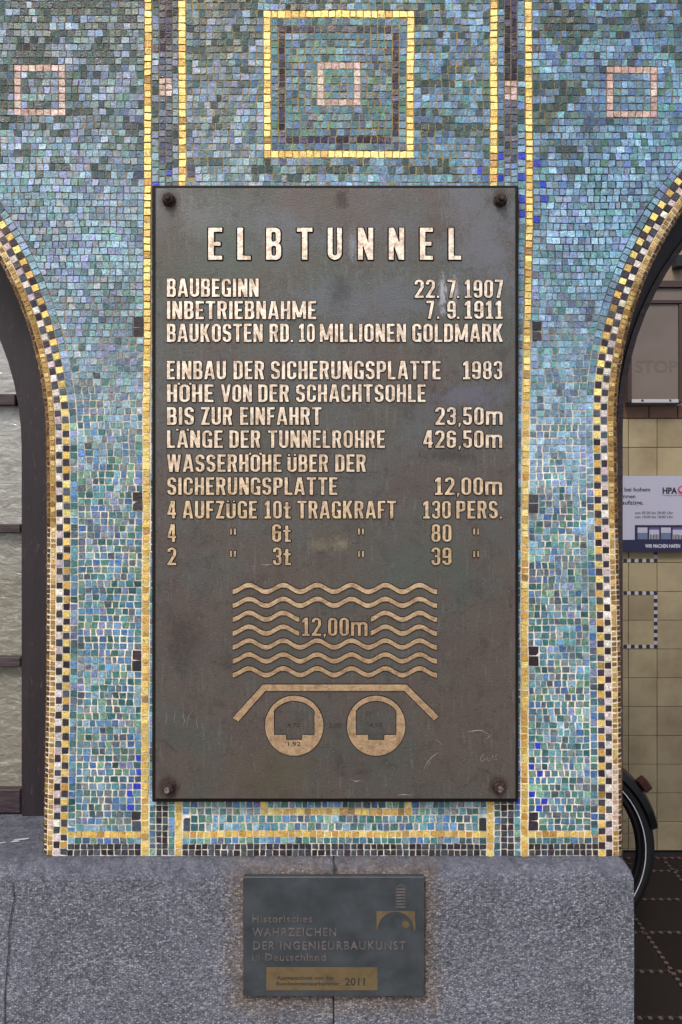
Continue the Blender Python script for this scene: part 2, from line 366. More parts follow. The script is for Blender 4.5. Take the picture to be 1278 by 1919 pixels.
def surf(side, s, u):
    """u across the band: 0-27 on the face, then round the bullnose, then back along the soffit"""
    p, n = path(side, s)
    if u <= 27: o, d, nn = u, 0.0, (0, -1)
    elif u <= 27 + RAD * math.pi / 2:
        t = (u - 27) / RAD; o, d, nn = 27 + AL * math.sin(t), BD * (1 - math.cos(t)), (math.sin(t), -math.cos(t))
    else: o, d, nn = 27 + AL, BD + (u - 27 - RAD * math.pi / 2), (1, 0)
    q = (p[0] + n[0] * o, p[1] + n[1] * o)
    P = Vector(((q[0] - CX) / 1000, d / 1000, EYE + (HY - q[1]) / 1000))
    N = Vector((n[0] * nn[0], nn[1], -n[1] * nn[0])).normalized()
    return P, N
UMAX = 27 + RAD * math.pi / 2 + (SOFF - RAD)
SMAX_L = (BASE_L - LS) + LR * math.radians(90); SMAX_R = (BASE_R - RS) + RR_ * math.radians(90)
def edge(side, py, o):
    """x of the curve at distance o from the band's outer edge, for a row"""
    if side < 0:
        if py >= LS: return lx(py) - o
        r = LR - o; k = r * r - (LS - py) ** 2
        return LC + (math.sqrt(k) if k > 0 else 0)
    if py >= RS: return rx(py) + o
    r = RR_ - o; k = r * r - (RS - py) ** 2
    return RC - (math.sqrt(k) if k > 0 else 0)

wall = thing('mosaic_wall', 'mosaic wall of blue glass stones with gold lines between the arched window and the doorway', 'wall', (-.012, 0, at(0, 1603)[2]))

def grout_col(px, py):
    n = vnoise(px / 60, py / 60)
    tan, cream, darkg, yel = (140, 118, 94), (246, 238, 220), (40, 42, 46), (178, 152, 100)
    low = min(1, max(0, (py - 540) / 260))
    c = [tan[i] * (1 - low) + cream[i] * low for i in range(3)]
    if 350 < px < 920 and py < 900: c = list(yel)
    dk = min(1, max(0, 1.25 - math.hypot((px - 1160) / 150, (py - 400) / 190))) if px > 1000 else 0
    dk = max(dk, .45 * min(1, max(0, 1.2 - math.hypot((px - 130) / 90, (py - 430) / 120))))
    c = [c[i] * (1 - dk) + darkg[i] * dk for i in range(3)]
    c = [v * (1.05 - .3 * n * (.6 + low * .2)) for v in c]; q_ = max(0, vnoise(px / 25 + 7, py / 25) - .55) * 1.6; c = [v * (1 - q_) + w_ * q_ for v, w_ in zip(c, (110, 130, 138))]
    return rgba(c, 1.0)

def build_core():
    V, Fc, Cc = [], [], []
    rows = [TOP + i * 18 for i in range(int((1603 - TOP) / 18) + 1)] + [1604]
    NX = 110
    for depth, rev in ((0.0, False), (.30, True)):
        off = len(V)
        for py in rows:
            a = max(LC, edge(-1, py, 27 if depth == 0 else 48)); b = min(RC, edge(1, py, 27 if depth == 0 else 48))
            for i in range(NX + 1):
                px = a + (b - a) * i / NX
                V.append(((px - CX) / 1000, depth, EYE + (HY - py) / 1000)); Cc.append(grout_col(px, py))
        for r in range(len(rows) - 1):
            for i in range(NX):
                q = (off + r * (NX + 1) + i, off + (r + 1) * (NX + 1) + i, off + (r + 1) * (NX + 1) + i + 1, off + r * (NX + 1) + i + 1)
                Fc.append(tuple(reversed(q)) if rev else q)
    us = [27, 27 + RAD * .25, 27 + RAD * .5, 27 + RAD * .75, 27 + RAD, 27 + RAD * 1.18, 27 + RAD * 1.38, 27 + RAD * math.pi / 2, 120, UMAX, UMAX + 110]
    for side, smax in ((-1, SMAX_L), (1, SMAX_R)):
        off = len(V); n = 130
        for i in range(n + 1):
            s = smax * i / n
            for u in us:
                P, N = surf(side, s, u); V.append(P); Cc.append(rgba((170, 145, 105) if 620 < s < 1100 else (236, 226, 205), 1.0))
        k = len(us)
        for i in range(n):
            for j in range(k - 1):
                q = (off + i * k + j, off + i * k + j + 1, off + (i + 1) * k + j + 1, off + (i + 1) * k + j)
                Fc.append(q if side > 0 else tuple(reversed(q)))
    mesh('mortar_bed', V, Fc, MAT_MORTAR, wall, cols=Cc)
build_core()

# ------------------------------------------------------------------ mosaic stones
TILES = {'blue_stone': [], 'gold_stone': [], 'dark_stone': [], 'pale_stone': []}
def jit(c, a):
    k = 1 + U(-a, a); return tuple(min(255, max(0, v * k + U(-5, 5))) for v in c)
def add(kind, pts, nrm, col, h=1.2, tilt=.85, inset=.055, centre=None):
    """pts: four base corners (world), nrm: outward normal"""
    c = sum(pts, Vector()) / 4
    size = (pts[1] - pts[0]).length * (pts[3] - pts[0]).length
    a, b = U(-tilt, tilt) / 1000, U(-tilt, tilt) / 1000
    ex, ey = (pts[1] - pts[0]).normalized(), (pts[3] - pts[0]).normalized()
    top = []
    for p in pts:
        d = p - c; q = c + d * (1 - inset)
        k = h / 1000 + a * (d.dot(ex) / .007) + b * (d.dot(ey) / .007)
        top.append(q + nrm * k)
    base = [p - nrm * .001 for p in pts]
    TILES[kind].append((size, c, base + top, nrm, col, centre))
QF = [(4, 7, 6, 5), (0, 4, 5, 1), (1, 5, 6, 2), (2, 6, 7, 3), (3, 7, 4, 0)]
def wpx(x, y):
    return x + 1.5 * (vnoise(x / 70, y / 70 + 9) - .5), y + 2.6 * (vnoise(x / 90 + 5, y / 60) - .5)
def flat_tile(kind, q, col, gap=.8, jt=.6, warp=True, **k):
    """q: px corners TL, TR, BR, BL"""
    cx = sum(p[0] for p in q) / 4; cy = sum(p[1] for p in q) / 4
    out = []
    for (x, y) in q:
        x += gap if x < cx else -gap; y += gap if y < cy else -gap
        x += U(-jt, jt); y += U(-jt, jt)
        if warp: x, y = wpx(x, y)
        out.append(Vector(((x - CX) / 1000, 0, EYE + (HY - y) / 1000)))
    add(kind, out, Vector((0, -1, 0)), col, centre=(cx, cy), **k)

P_UL = [((126, 146, 170), 5), ((108, 140, 142), 4), ((92, 126, 156), 4), ((50, 86, 80), 2.6), ((132, 150, 194), 3), ((76, 112, 104), 2), ((142, 162, 178), 2), ((60, 78, 90), 1.6)]
P_UR = [((110, 152, 186), 6), ((92, 128, 162), 4), ((88, 146, 156), 3), ((84, 118, 172), 2), ((58, 84, 100), 1.2), ((78, 118, 104), 1)]
P_ML = [((132, 164, 182), 6), ((112, 150, 168), 5), ((128, 146, 186), 4), ((104, 148, 144), 3), ((140, 150, 158), 2), ((78, 110, 118), 1.2)]
P_MR = [((128, 168, 196), 6), ((108, 150, 178), 5), ((116, 140, 184), 3), ((98, 152, 160), 3), ((104, 122, 138), 2)]
P_LO = [((78, 138, 150), 4), ((50, 100, 104), 3), ((84, 132, 178), 3.6), ((84, 96, 112), 2.6), ((108, 150, 128), 2.2), ((116, 152, 172), 4), ((118, 128, 134), 2), ((66, 108, 168), 1.6), ((68, 124, 110), 1.6), ((118, 126, 176), 1.2)]
def pick(pal):
    t = rnd.random() * sum(w_ for _, w_ in pal)
    for c, w_ in pal:
        t -= w_
        if t <= 0: return c
    return pal[-1][0]
def blue(px, py):
    r = U(-70, 70)
    if py + r > 800 + (130 if px > 620 else 0): pal = P_LO
    elif py + r > (260 if px < 620 else 300): pal = P_ML if px + r < 620 else P_MR
    else: pal = P_UL if px + r < 480 else P_UR
    c = jit(pick(pal), .17)
    n = vnoise(px / 38 + 3, py / 16)           # streaks of darker green stones, as laid
    if py < 330 and n > .71 and px < 1100: c = jit((52, 80, 80) if rnd.random() < .7 else (70, 84, 76), .2)
    if rnd.random() < (.62 if px < 420 else .4) * max(0, 1 - max(py, 0) / 130): c = jit(rnd.choice([(40, 76, 72), (56, 84, 72), (48, 62, 70), (78, 100, 92)]), .15)
    m = vnoise(px / 55, py / 45 + 40)
    k = .84 + .3 * m
    gm = (sum(c) / 3); zone = (112, 142, 158) if py > 700 else ((116, 140, 156) if px < 620 else (106, 142, 168))
    c = [(.86 * v + .14 * gm) * .92 + zone[i] * .08 for i, v in enumerate(c)]
    return rgba(tuple(min(255, v * k) for v in c), 1.0)
def slate(px, py): return rgba(jit(rnd.choice([(70, 84, 104), (82, 88, 112), (60, 74, 88), (92, 108, 124)]), .12))
def purple(px, py): return rgba(jit(rnd.choice([(42, 28, 46), (48, 40, 60), (32, 24, 32), (62, 58, 88)]), .12))
def black(px, py): return rgba(jit(rnd.choice([(52, 46, 54), (62, 60, 70), (44, 38, 42), (70, 76, 88)]), .1))
def gold(px, py):
    low = min(1, max(0, (py - 500) / 500)) if py > 0 else 0
    r = rnd.random()
    if r < .60: c = (248, 224, 138)
    elif r < .83: c = (234, 198, 112)
    elif r < .97: c = (216, 174, 96)
    else: c = (172, 136, 80)
    if r < .95 and low > rnd.random() * 1.4: c = (c[0] * .97, c[1] * .92, c[2] * .82)
    return rgba(jit(c, .04))
def pink(px, py): return rgba(jit(rnd.choice([(206, 176, 168), (196, 168, 158), (214, 192, 182), (186, 156, 146)]), .06))
def white(px, py): return rgba(jit(rnd.choice([(206, 190, 190), (216, 204, 196), (190, 172, 176), (222, 214, 206)]), .05))

def column(x0, x1, y0, y1, kind, colf, pitch=13.6, gap=.8, widths=None):
    n = max(1, round((y1 - y0) / pitch)); ys = [y0 + (y1 - y0) * i / n for i in range(n + 1)]
    for i in range(1, n): ys[i] += U(-1, 1)
    for a, b in zip(ys, ys[1:]):
        X0a, X0b = (x0(a), x0(b)) if callable(x0) else (x0, x0); X1a, X1b = (x1(a), x1(b)) if callable(x1) else (x1, x1)
        m = (a + b) / 2
        kk, cf = (kind(m), colf(m)) if callable(kind) else (kind, colf)
        flat_tile(kk, [(X0a, a), (X1a, a), (X1b, b), (X0b, b)], cf((X0a + X1a) / 2, m), gap=gap)
def row(xs0, xs1, y0, y1, kind, colf, mean=13.2):
    n = max(1, round((xs1 - xs0) / mean)); xs = [xs0 + (xs1 - xs0) * i / n for i in range(n + 1)]
    for i in range(1, n): xs[i] += U(-1.2, 1.2)
    for a, b in zip(xs, xs[1:]): flat_tile(kind, [(a, y0), (b, y0), (b, y1), (a, y1)], colf((a + b) / 2, (y0 + y1) / 2), gap=.7)
def fill(xl, xr, ys, holes, colf=blue, kind='blue_stone', gapf=None):
    """rows of stones between two edges (functions of py); ys = row breakpoints; holes = (x0,x1,y0,y1)"""
    lines = [ys[0]]
    for a, b in zip(ys, ys[1:]):
        n = max(1, round((b - a) / 13.2)); lines += [a + (b - a) * (i + 1) / n for i in range(n)]
    for a, b in zip(lines, lines[1:]):
        m = (a + b) / 2; spans = [(None, xl(m), None, xr(m))]
        cuts = sorted((h[0], h[1]) for h in holes if h[2] - 2 < m < h[3] + 2)
        x0 = xl(m); segs = []; cur = ('L', x0)
        for (c0_, c1_) in cuts:
            if c1_ <= cur[1]: continue
            if c0_ > cur[1]: segs.append((cur, ('C', c0_)))
            cur = ('C', max(cur[1], c1_))
        if xr(m) > cur[1]: segs.append((cur, ('R', xr(m))))
        for (s0, s1) in segs:
            A, B = s0[1], s1[1]
            if B - A < 4: continue
            if B - A < 9: n = 1
            else: n = max(1, round((B - A) / 13.0))
            ws = [U(.78, 1.22) for _ in range(n)]; t = sum(ws); x = A; xs = [A]
            for w_ in ws: x += w_ / t * (B - A); xs.append(x)
            g_ = gapf(x, m) if gapf else .75
            for i in range(n):
                p, q = xs[i], xs[i + 1]
                pa, pb, qa, qb = p + U(-.9, .9), p + U(-.9, .9), q + U(-.9, .9), q + U(-.9, .9)
                if i == 0: pa, pb = (xl(a), xl(b)) if s0[0] == 'L' else (p, p)
                if i == n - 1: qa, qb = (xr(a), xr(b)) if s1[0] == 'R' else (q, q)
                if qa - pa < 3 or qb - pb < 3: continue
                flat_tile(kind, [(pa, a), (qa, a), (qb, b), (pb, b)], colf((p + q) / 2, m), gap=g_, jt=.55)
def gap_at(px, py): return .5 if py < 520 else (.62 if py < 760 else .9) + .25 * (vnoise(px / 50, py / 50) - .5)

L1 = lambda py: interp(py, [(0, 270.5), (340, 269.5), (700, 268.5), (1200, 265.5), (1603, 264.5)])
R1 = lambda py: interp(py, [(0, 983), (340, 985), (420, 985), (700, 979.5), (1100, 976), (1605, 976)])
L2 = lambda py: interp(py, [(0, 334), (347, 334.5), (1500, 328), (1603, 328)])
R2 = lambda py: interp(py, [(0, 918), (347, 918), (1500, 912), (1603, 912)])
add_ = lambda f, d: (lambda py: f(py) + d)
PT, PB = 346, 1504        # plaque top and bottom rows
column(L1, add_(L1, 14), TOP, 1603, 'gold_stone', gold); column(R1, add_(R1, 13.5), TOP, 1605, 'gold_stone', gold)
column(L2, add_(L2, 14.5), TOP, PT + 8, 'gold_stone', gold); column(R2, add_(R2, 14.5), TOP, PT + 8, 'gold_stone', gold)
column(L2, add_(L2, 13), PB - 8, 1603, 'gold_stone', gold); column(R2, add_(R2, 13), PB - 8, 1605, 'gold_stone', gold)
# twin dark columns between the gold lines, with a pink pair in each
def mid_fix(side):
    if side < 0: a, b, c, d = add_(L1, 14.5), 298, 323, L2
    else: a, b, c, d = add_(R2, 15), 945, 969.5, R1
    m = (b + c) / 2; yp0, yp1 = (146, 181) if side < 0 else (151, 188)
    for (x0, x1) in ((b, m), (m, c)):
        column(x0, x1, TOP, yp0 - 50 if side < 0 else yp0, 'dark_stone', purple, 12.5)
        if side < 0: column(x0, x1, yp0 - 50, yp0, 'dark_stone', slate, 12.5)
        column(x0, x1, yp0, yp1, 'pale_stone', pink, 12)
        column(x0, x1, yp1, 306, 'dark_stone', slate, 13)
        column(x0, x1, 306, PT + 8, 'blue_stone', blue)
    column(a, b, TOP, PT + 8, 'blue_stone', blue); column(c, d, TOP, PT + 8, 'blue_stone', blue)
    lo = [(279.5, 292, 'blue_stone', blue), (292, 303.5, 'dark_stone', black), (303.5, 315, 'dark_stone', black), (315, 327.5, 'blue_stone', blue)] if side < 0 else \
         [(925.5, 938, 'blue_stone', blue), (938, 951, 'dark_stone', black), (951, 963.5, 'dark_stone', black), (963.5, 975.5, 'blue_stone', blue)]
    for (x0, x1, k, cf) in lo: column(x0, x1, PB - 8, 1603.5, k, cf, 12.6)
mid_fix(-1); mid_fix(1)
# slivers that show beside the plaque
column(add_(L1, 14.5), add_(L1, 27), PT + 8, PB - 8, 'blue_stone', blue)
column(add_(R1, -14), add_(R1, -.5), PT + 8, PB - 8, 'blue_stone', blue)
# left and right fields
HL = [(250, 270, 308, 335), (249, 269, 595, 632), (248, 267.5, 921, 958), (247, 265.5, 1217, 1257), (246.5, 265, 1519, 1557), (27, 123, 121, 217)]
HR = [(997, 1016, 602, 638), (990, 1009.5, 925, 962), (990, 1010, 1210, 1248), (990, 1009.5, 1522, 1557), (1136, 1232, 125, 222)]
fill(lambda p: max(LC, edge(-1, p, -14)), L1, [TOP, 121, 134, 204, 217, 308, 335, 595, 632, 921, 958, 1217, 1257, 1519, 1557], HL, gapf=gap_at)
fill(add_(R1, 14), lambda p: min(RC, edge(1, p, -14)), [TOP, 125, 138, 209, 222, 602, 638, 925, 962, 1210, 1248, 1522, 1557], HR, gapf=gap_at)
for (x0, x1, y0, y1) in HL[:5] + HR[:4]:
    column(x0, x1, y0, y1, 'dark_stone', slate if y0 < 400 else black, (y1 - y0) / 2, gap=.6)
column(350, 366, 308, 333, 'dark_stone', slate, 13, gap=.6)
def ring(x0, x1, y0, y1, t, kind, colf, sides='TBLR'):
    if 'T' in sides: row(x0, x1, y0, y0 + t, kind, colf)
    if 'B' in sides: row(x0, x1, y1 - t, y1, kind, colf)
    if 'L' in sides: column(x0, x0 + t, y0 + t, y1 - t, kind, colf, 13.4)
    if 'R' in sides: column(x1 - t, x1, y0 + t, y1 - t, kind, colf, 13.4)
for (x0, y0) in ((27, 121), (1136, 125)):
    ring(x0, x0 + 96, y0, y0 + 96, 13, 'pale_stone', pink)
    fill(lambda p: x0 + 13, lambda p: x0 + 83, [y0 + 13, y0 + 83], [])
# centre field above the plaque with its gold square
fill(add_(L2, 14.5), R2, [TOP, 20, 34, 283, 297, PT + 10], [(494, 776, 20, 297), (350, 366, 308, 333)], gapf=gap_at)
ring(494, 776, 20, 297, 13.8, 'gold_stone', gold)
def inner(px, py): return rgba(jit(pick([((84, 122, 142), 4), ((92, 136, 142), 4), ((70, 104, 112), 3), ((100, 130, 164), 2), ((92, 132, 116), 2), ((74, 90, 112), 2)]), .1))
fill(lambda p: 508, lambda p: 762, [34.5, 49, 62, 117, 130, 185, 198, 256, 269, 283], [(522, 748, 49, 269)], inner)
row(522, 562, 49, 62, 'dark_stone', purple); row(562, 748, 49, 62, 'blue_stone', lambda a, b: slate(a, b) if rnd.random() < .8 else purple(a, b))
column(522, 535, 62, 256, 'dark_stone', purple, 13.2); column(735, 748, 62, 256, 'dark_stone', lambda a, b: purple(a, b) if rnd.random() < .75 else rgba((44, 48, 84)), 13.2)
row(522, 535, 256, 269, 'dark_stone', slate); row(535, 735, 256, 269, 'dark_stone', purple); row(735, 748, 256, 269, 'dark_stone', slate)
fill(lambda p: 535, lambda p: 735, [62, 117, 130, 185, 198, 256], [(594, 676, 117, 198)], inner)
ring(594, 676, 117, 198, 13, 'pale_stone', pink); fill(lambda p: 607, lambda p: 663, [130, 185], [], inner)
# bottom bands
for (a, b) in ((lambda p: edge(-1, p, 0), L1), (add_(L2, 13.5), R2), (add_(R1, 14), lambda p: edge(1, p, 0))):
    row(a(1563), b(1563), 1557, 1569.5, 'gold_stone', gold); row(a(1575), b(1575), 1569.5, 1581, 'blue_stone', blue)
    row(a(1586), b(1586), 1581, 1592, 'dark_stone', black, 12.2); row(a(1597), b(1597), 1592, 1603.5, 'dark_stone', black, 12.2)
row(489, 771, 1514, 1527, 'gold_stone', gold)
for x0 in (489, 758): row(x0, x0 + 13, PB - 3, 1514, 'gold_stone', gold)
fill(add_(L2, 13.5), R2, [PB - 14, PB - 3, 1514, 1527, 1557], [(489, 771, 1514, 1527), (489, 502, PB - 3, 1514), (758, 771, PB - 3, 1514), (341.5, 357, 1532, 1557), (896, 912, 1532, 1557)], gapf=gap_at)
column(342, 357, 1532, 1557, 'dark_stone', black, 30); column(896, 911.5, 1532, 1557, 'dark_stone', black, 30)

# bands that follow the arches
def band(side, smax):
    pitch = 13.5; n = int(smax / pitch)
    rows_ = [(-14, 0), (0, 14), (14, 27)] + [(27, 27 + RAD * .56), (27 + RAD * .56, 27 + RAD * 1.03), (27 + RAD * 1.03, 27 + RAD * 1.571)]
    u = 27 + RAD * 1.571
    while u < UMAX - 6: rows_.append((u, u + 14)); u += 14
    for j, (u0, u1) in enumerate(rows_):
        pitch = 13.5 if j < 3 else 9.6; n = int(smax / pitch)
        for i in range(n):
            s0, s1 = i * pitch + U(-.7, .7), (i + 1) * pitch + U(-.7, .7)
            if j == 0 and s1 < 1603 - 1557 + 2: continue
            if j == 1: kind, cf = ('gold_stone', gold) if i % 2 == (1 if side < 0 else 0) else ('dark_stone', black)
            elif j == 2: kind, cf = ('pale_stone', white) if i % 2 == (0 if side < 0 else 1) else ('dark_stone', black)
            elif j == 0: kind, cf = 'blue_stone', blue
            elif j == 3 and s1 < (75 if side < 0 else 175) and s0 > 45: kind, cf = 'pale_stone', pink
            else: kind, cf = 'gold_stone', gold
            gp = .7 if j < 3 else 1.0
            cs = [surf(side, a, b) for a, b in ((s0 + gp, u0 + gp), (s0 + gp, u1 - gp), (s1 - gp, u1 - gp), (s1 - gp, u0 + gp))]
            pts = [c[0] + Vector((U(-.4, .4), 0, U(-.4, .4))) / 1000 for c in cs]
            Pm, Nm = surf(side, (s0 + s1) / 2, (u0 + u1) / 2)
            pp, _ = path(side, (s0 + s1) / 2)
            if side > 0: pts = pts
            else: pts = [pts[1], pts[0], pts[3], pts[2]]
            cc = cf(pp[0], pp[1])
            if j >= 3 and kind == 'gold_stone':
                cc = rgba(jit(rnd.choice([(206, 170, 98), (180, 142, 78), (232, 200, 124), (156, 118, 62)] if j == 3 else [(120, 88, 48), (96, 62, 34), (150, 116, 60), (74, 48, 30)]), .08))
            cen = (CX + Pm.x * 1000, HY - (Pm.z - EYE) * 1000) if j < 6 else None
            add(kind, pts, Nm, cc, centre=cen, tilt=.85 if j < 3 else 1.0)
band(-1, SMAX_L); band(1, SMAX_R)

COBALT = [(240, 1483), (240, 1512), (257, 1415), (258, 1443), (258, 1470), (1003, 309), (1023, 347), (1014, 374), (975, 332), (977, 370), (978, 408), (1004, 411),
          (1004, 1404), (997, 1434), (1017, 1448), (997, 1490), (1019, 1504), (1008, 1517), (970, 1443), (970, 1500), (939, 298), (975, 298), (902, 322), (938, 333), (312, 328), (293, 341)]
used = set()
for (cx_, cy_) in COBALT:
    best = None
    for k in ('blue_stone', 'dark_stone'):
        for i, t in enumerate(TILES[k]):
            if t[5] and abs(t[5][0] - cx_) < 12 and abs(t[5][1] - cy_) < 12:
                d = math.hypot(t[5][0] - cx_, t[5][1] - cy_)
                if best is None or d < best[0]: best = (d, k, i)
    if best:
        t = TILES[best[1]][best[2]]; TILES[best[1]][best[2]] = t[:4] + (rgba(jit((48, 66, 190), .06)),) + t[5:]

def orient(vs, nrm):
    n = (vs[7] - vs[4]).cross(vs[5] - vs[4])
    return QF if n.dot(nrm) > 0 else [tuple(reversed(q)) for q in QF]
for kind, lst in TILES.items():
    mat = MAT_GOLD if kind == 'gold_stone' else MAT_GLASS
    def score(t):
        c = t[5]
        if c is None or not (4 < c[0] < 1274 and 4 < c[1] < 1606): return -1
        if 288 < c[0] < 968 and PT < c[1] < PB: return -1
        return t[0]
    order = sorted(range(len(lst)), key=lambda i: -score(lst[i]))
    chosen = [i for i in order[:300] if score(lst[i]) > 0]; rest = order[len(chosen):]
    for i in chosen:
        t = lst[i]; mesh(kind, t[2], orient(t[2], t[3]), mat, wall, cols=[t[4]] * 8)
    V, Fc, Cc = [], [], []
    for i in rest:
        t = lst[i]; o = len(V); V += t[2]; Fc += [tuple(a + o for a in q) for q in orient(t[2], t[3])]; Cc += [t[4]] * 8
    if V: mesh(kind.replace('stone', 'mosaic'), V, Fc, mat, wall, cols=Cc, kind='stuff')

# ------------------------------------------------------------------ plinth below the mosaic
ZT = at(0, 1603)[2]
plinth = thing('concrete_plinth', 'grey chipped concrete plinth under the mosaic wall, with a rounded right corner', 'plinth', (-.05, 0, 0))
def plinth_block(x0, x1, round_right):
    # profile in (y, z): sill at the back, rounded shoulder, front face down to the ground
    prof = [(.30, ZT - .001), (.19, ZT - .001), (.05, ZT - .001), (.0, ZT - .001)]
    for k in range(1, 9):
        a = k / 8 * math.pi / 2; prof.append((-.034 * math.sin(a), ZT - .001 - .036 * (1 - math.cos(a))))
    for z in (.66, .58, .5, .42, .34, .26, .18, .1, .0): prof.append((-.034 - (.7 - z) * .004, z))
    n = max(2, int((x1 - x0) / .02)); V = []; Fc = []
    for i in range(n + 1):
        x = x0 + (x1 - x0) * i / n
        for j, (y, z) in enumerate(prof):
            xx_, zz_ = x, z
            if round_right and j >= 3:                      # worn corner: pulls in near the shoulder
                t = min(1, max(0, (ZT - z) / .036)); pull = .026 * (1 - math.sqrt(max(0, 1 - (1 - t) ** 2)))
                if x > x1 - .06: xx_ = x - pull * (x - (x1 - .06)) / .06
            yy_ = y
            if j > 3: yy_ += .0016 * (vnoise(x * 22, z * 22) - .5) * 2
            V.append((xx_, yy_, zz_))
    m = len(prof)
    for i in range(n):
        for j in range(m - 1): Fc.append((i * m + j, i * m + j + 1, (i + 1) * m + j + 1, (i + 1) * m + j))
    for s in (0, n):                                       # end caps, down to the ground
        b = len(V); V += [(V[s * m][0], .30, 0)]
        ring_ = [s * m + j for j in range(m)] + [b]
        Fc.append(tuple(ring_) if s == 0 else tuple(reversed(ring_)))
    return V, Fc
xj = at(625, 0, -.03)[0]; xr_ = at(1188, 0, -.034)[0]; xcr = at(-640, 0, -.03)[0]
for (a, b, rr_) in ((xcr, xj - .0016, False), (xj + .0016, xr_, True)):
    V, Fc = plinth_block(a, b, rr_)
    o = mesh('block', V, Fc, MAT_CONC, plinth, smooth=False)
box('joint', xj - .0017, xj + .0017, -.030, .02, .0, ZT - .006, MAT_JOINT, plinth)
# cracks in the plinth face, as thin sunken-looking dark fillets of filler
def crack(pts, wd, yoff=-.0375):
    V, Fc = [], []
    for i, (px_, py_) in enumerate(pts):
        p = at(px_, py_, yoff); q = wd * U(.5, 1.4) / 1000
        V += [(p[0] - q, p[1], p[2]), (p[0], p[1] - .0006, p[2]), (p[0] + q, p[1], p[2])]
    for i in range(len(pts) - 1):
        for k in range(2): Fc.append((i * 3 + k, (i + 1) * 3 + k, (i + 1) * 3 + k + 1, i * 3 + k + 1))
    return V, Fc
pts = []; x = 26
for i in range(26):
    py_ = 1652 + i * 11; x += U(-3, 2.2) if i < 8 else U(-2, 2); pts.append((x, py_))
mesh('crack', *crack(pts, 1.0), MAT_JOINT, plinth)

mesh('crack', *crack([(624, 1612), (627, 1622), (624, 1632), (626, 1643)], 2.2, -.0372), MAT_JOINT, plinth)
mesh('crack', *crack([(120, 1627), (137, 1625), (150, 1626)], 2.0, -.0373), MAT_JOINT, plinth)
mesh('crack', *crack([(585, 1631), (598, 1629), (612, 1631)], 1.6, -.0375), MAT_JOINT, plinth)
MAT_SMEAR = flat('white_paint', (175, 178, 186), .7)
def smear(cx_, cy_, L, wd):
    V = []
    for i in range(12):
        t = 2 * math.pi * i / 12; k = U(.7, 1.15); a_ = L * math.cos(t) * k; b_ = wd * math.sin(t) * k; V.append((cx_ + a_, cy_ + .25 * a_ + b_, ZT + .0006))
    return mesh('paint_smear', V, [tuple(range(12))], MAT_SMEAR, plinth)
for (a_, b_, l_, w_) in ((42, 1573, .017, .004), (29, 1577, .009, .004), (3, 1580, .008, .003)):
    D_ = F * (EYE - ZT) / (b_ - HY); smear((a_ - CX) * D_ / F, D_ - 1.55, l_, w_)

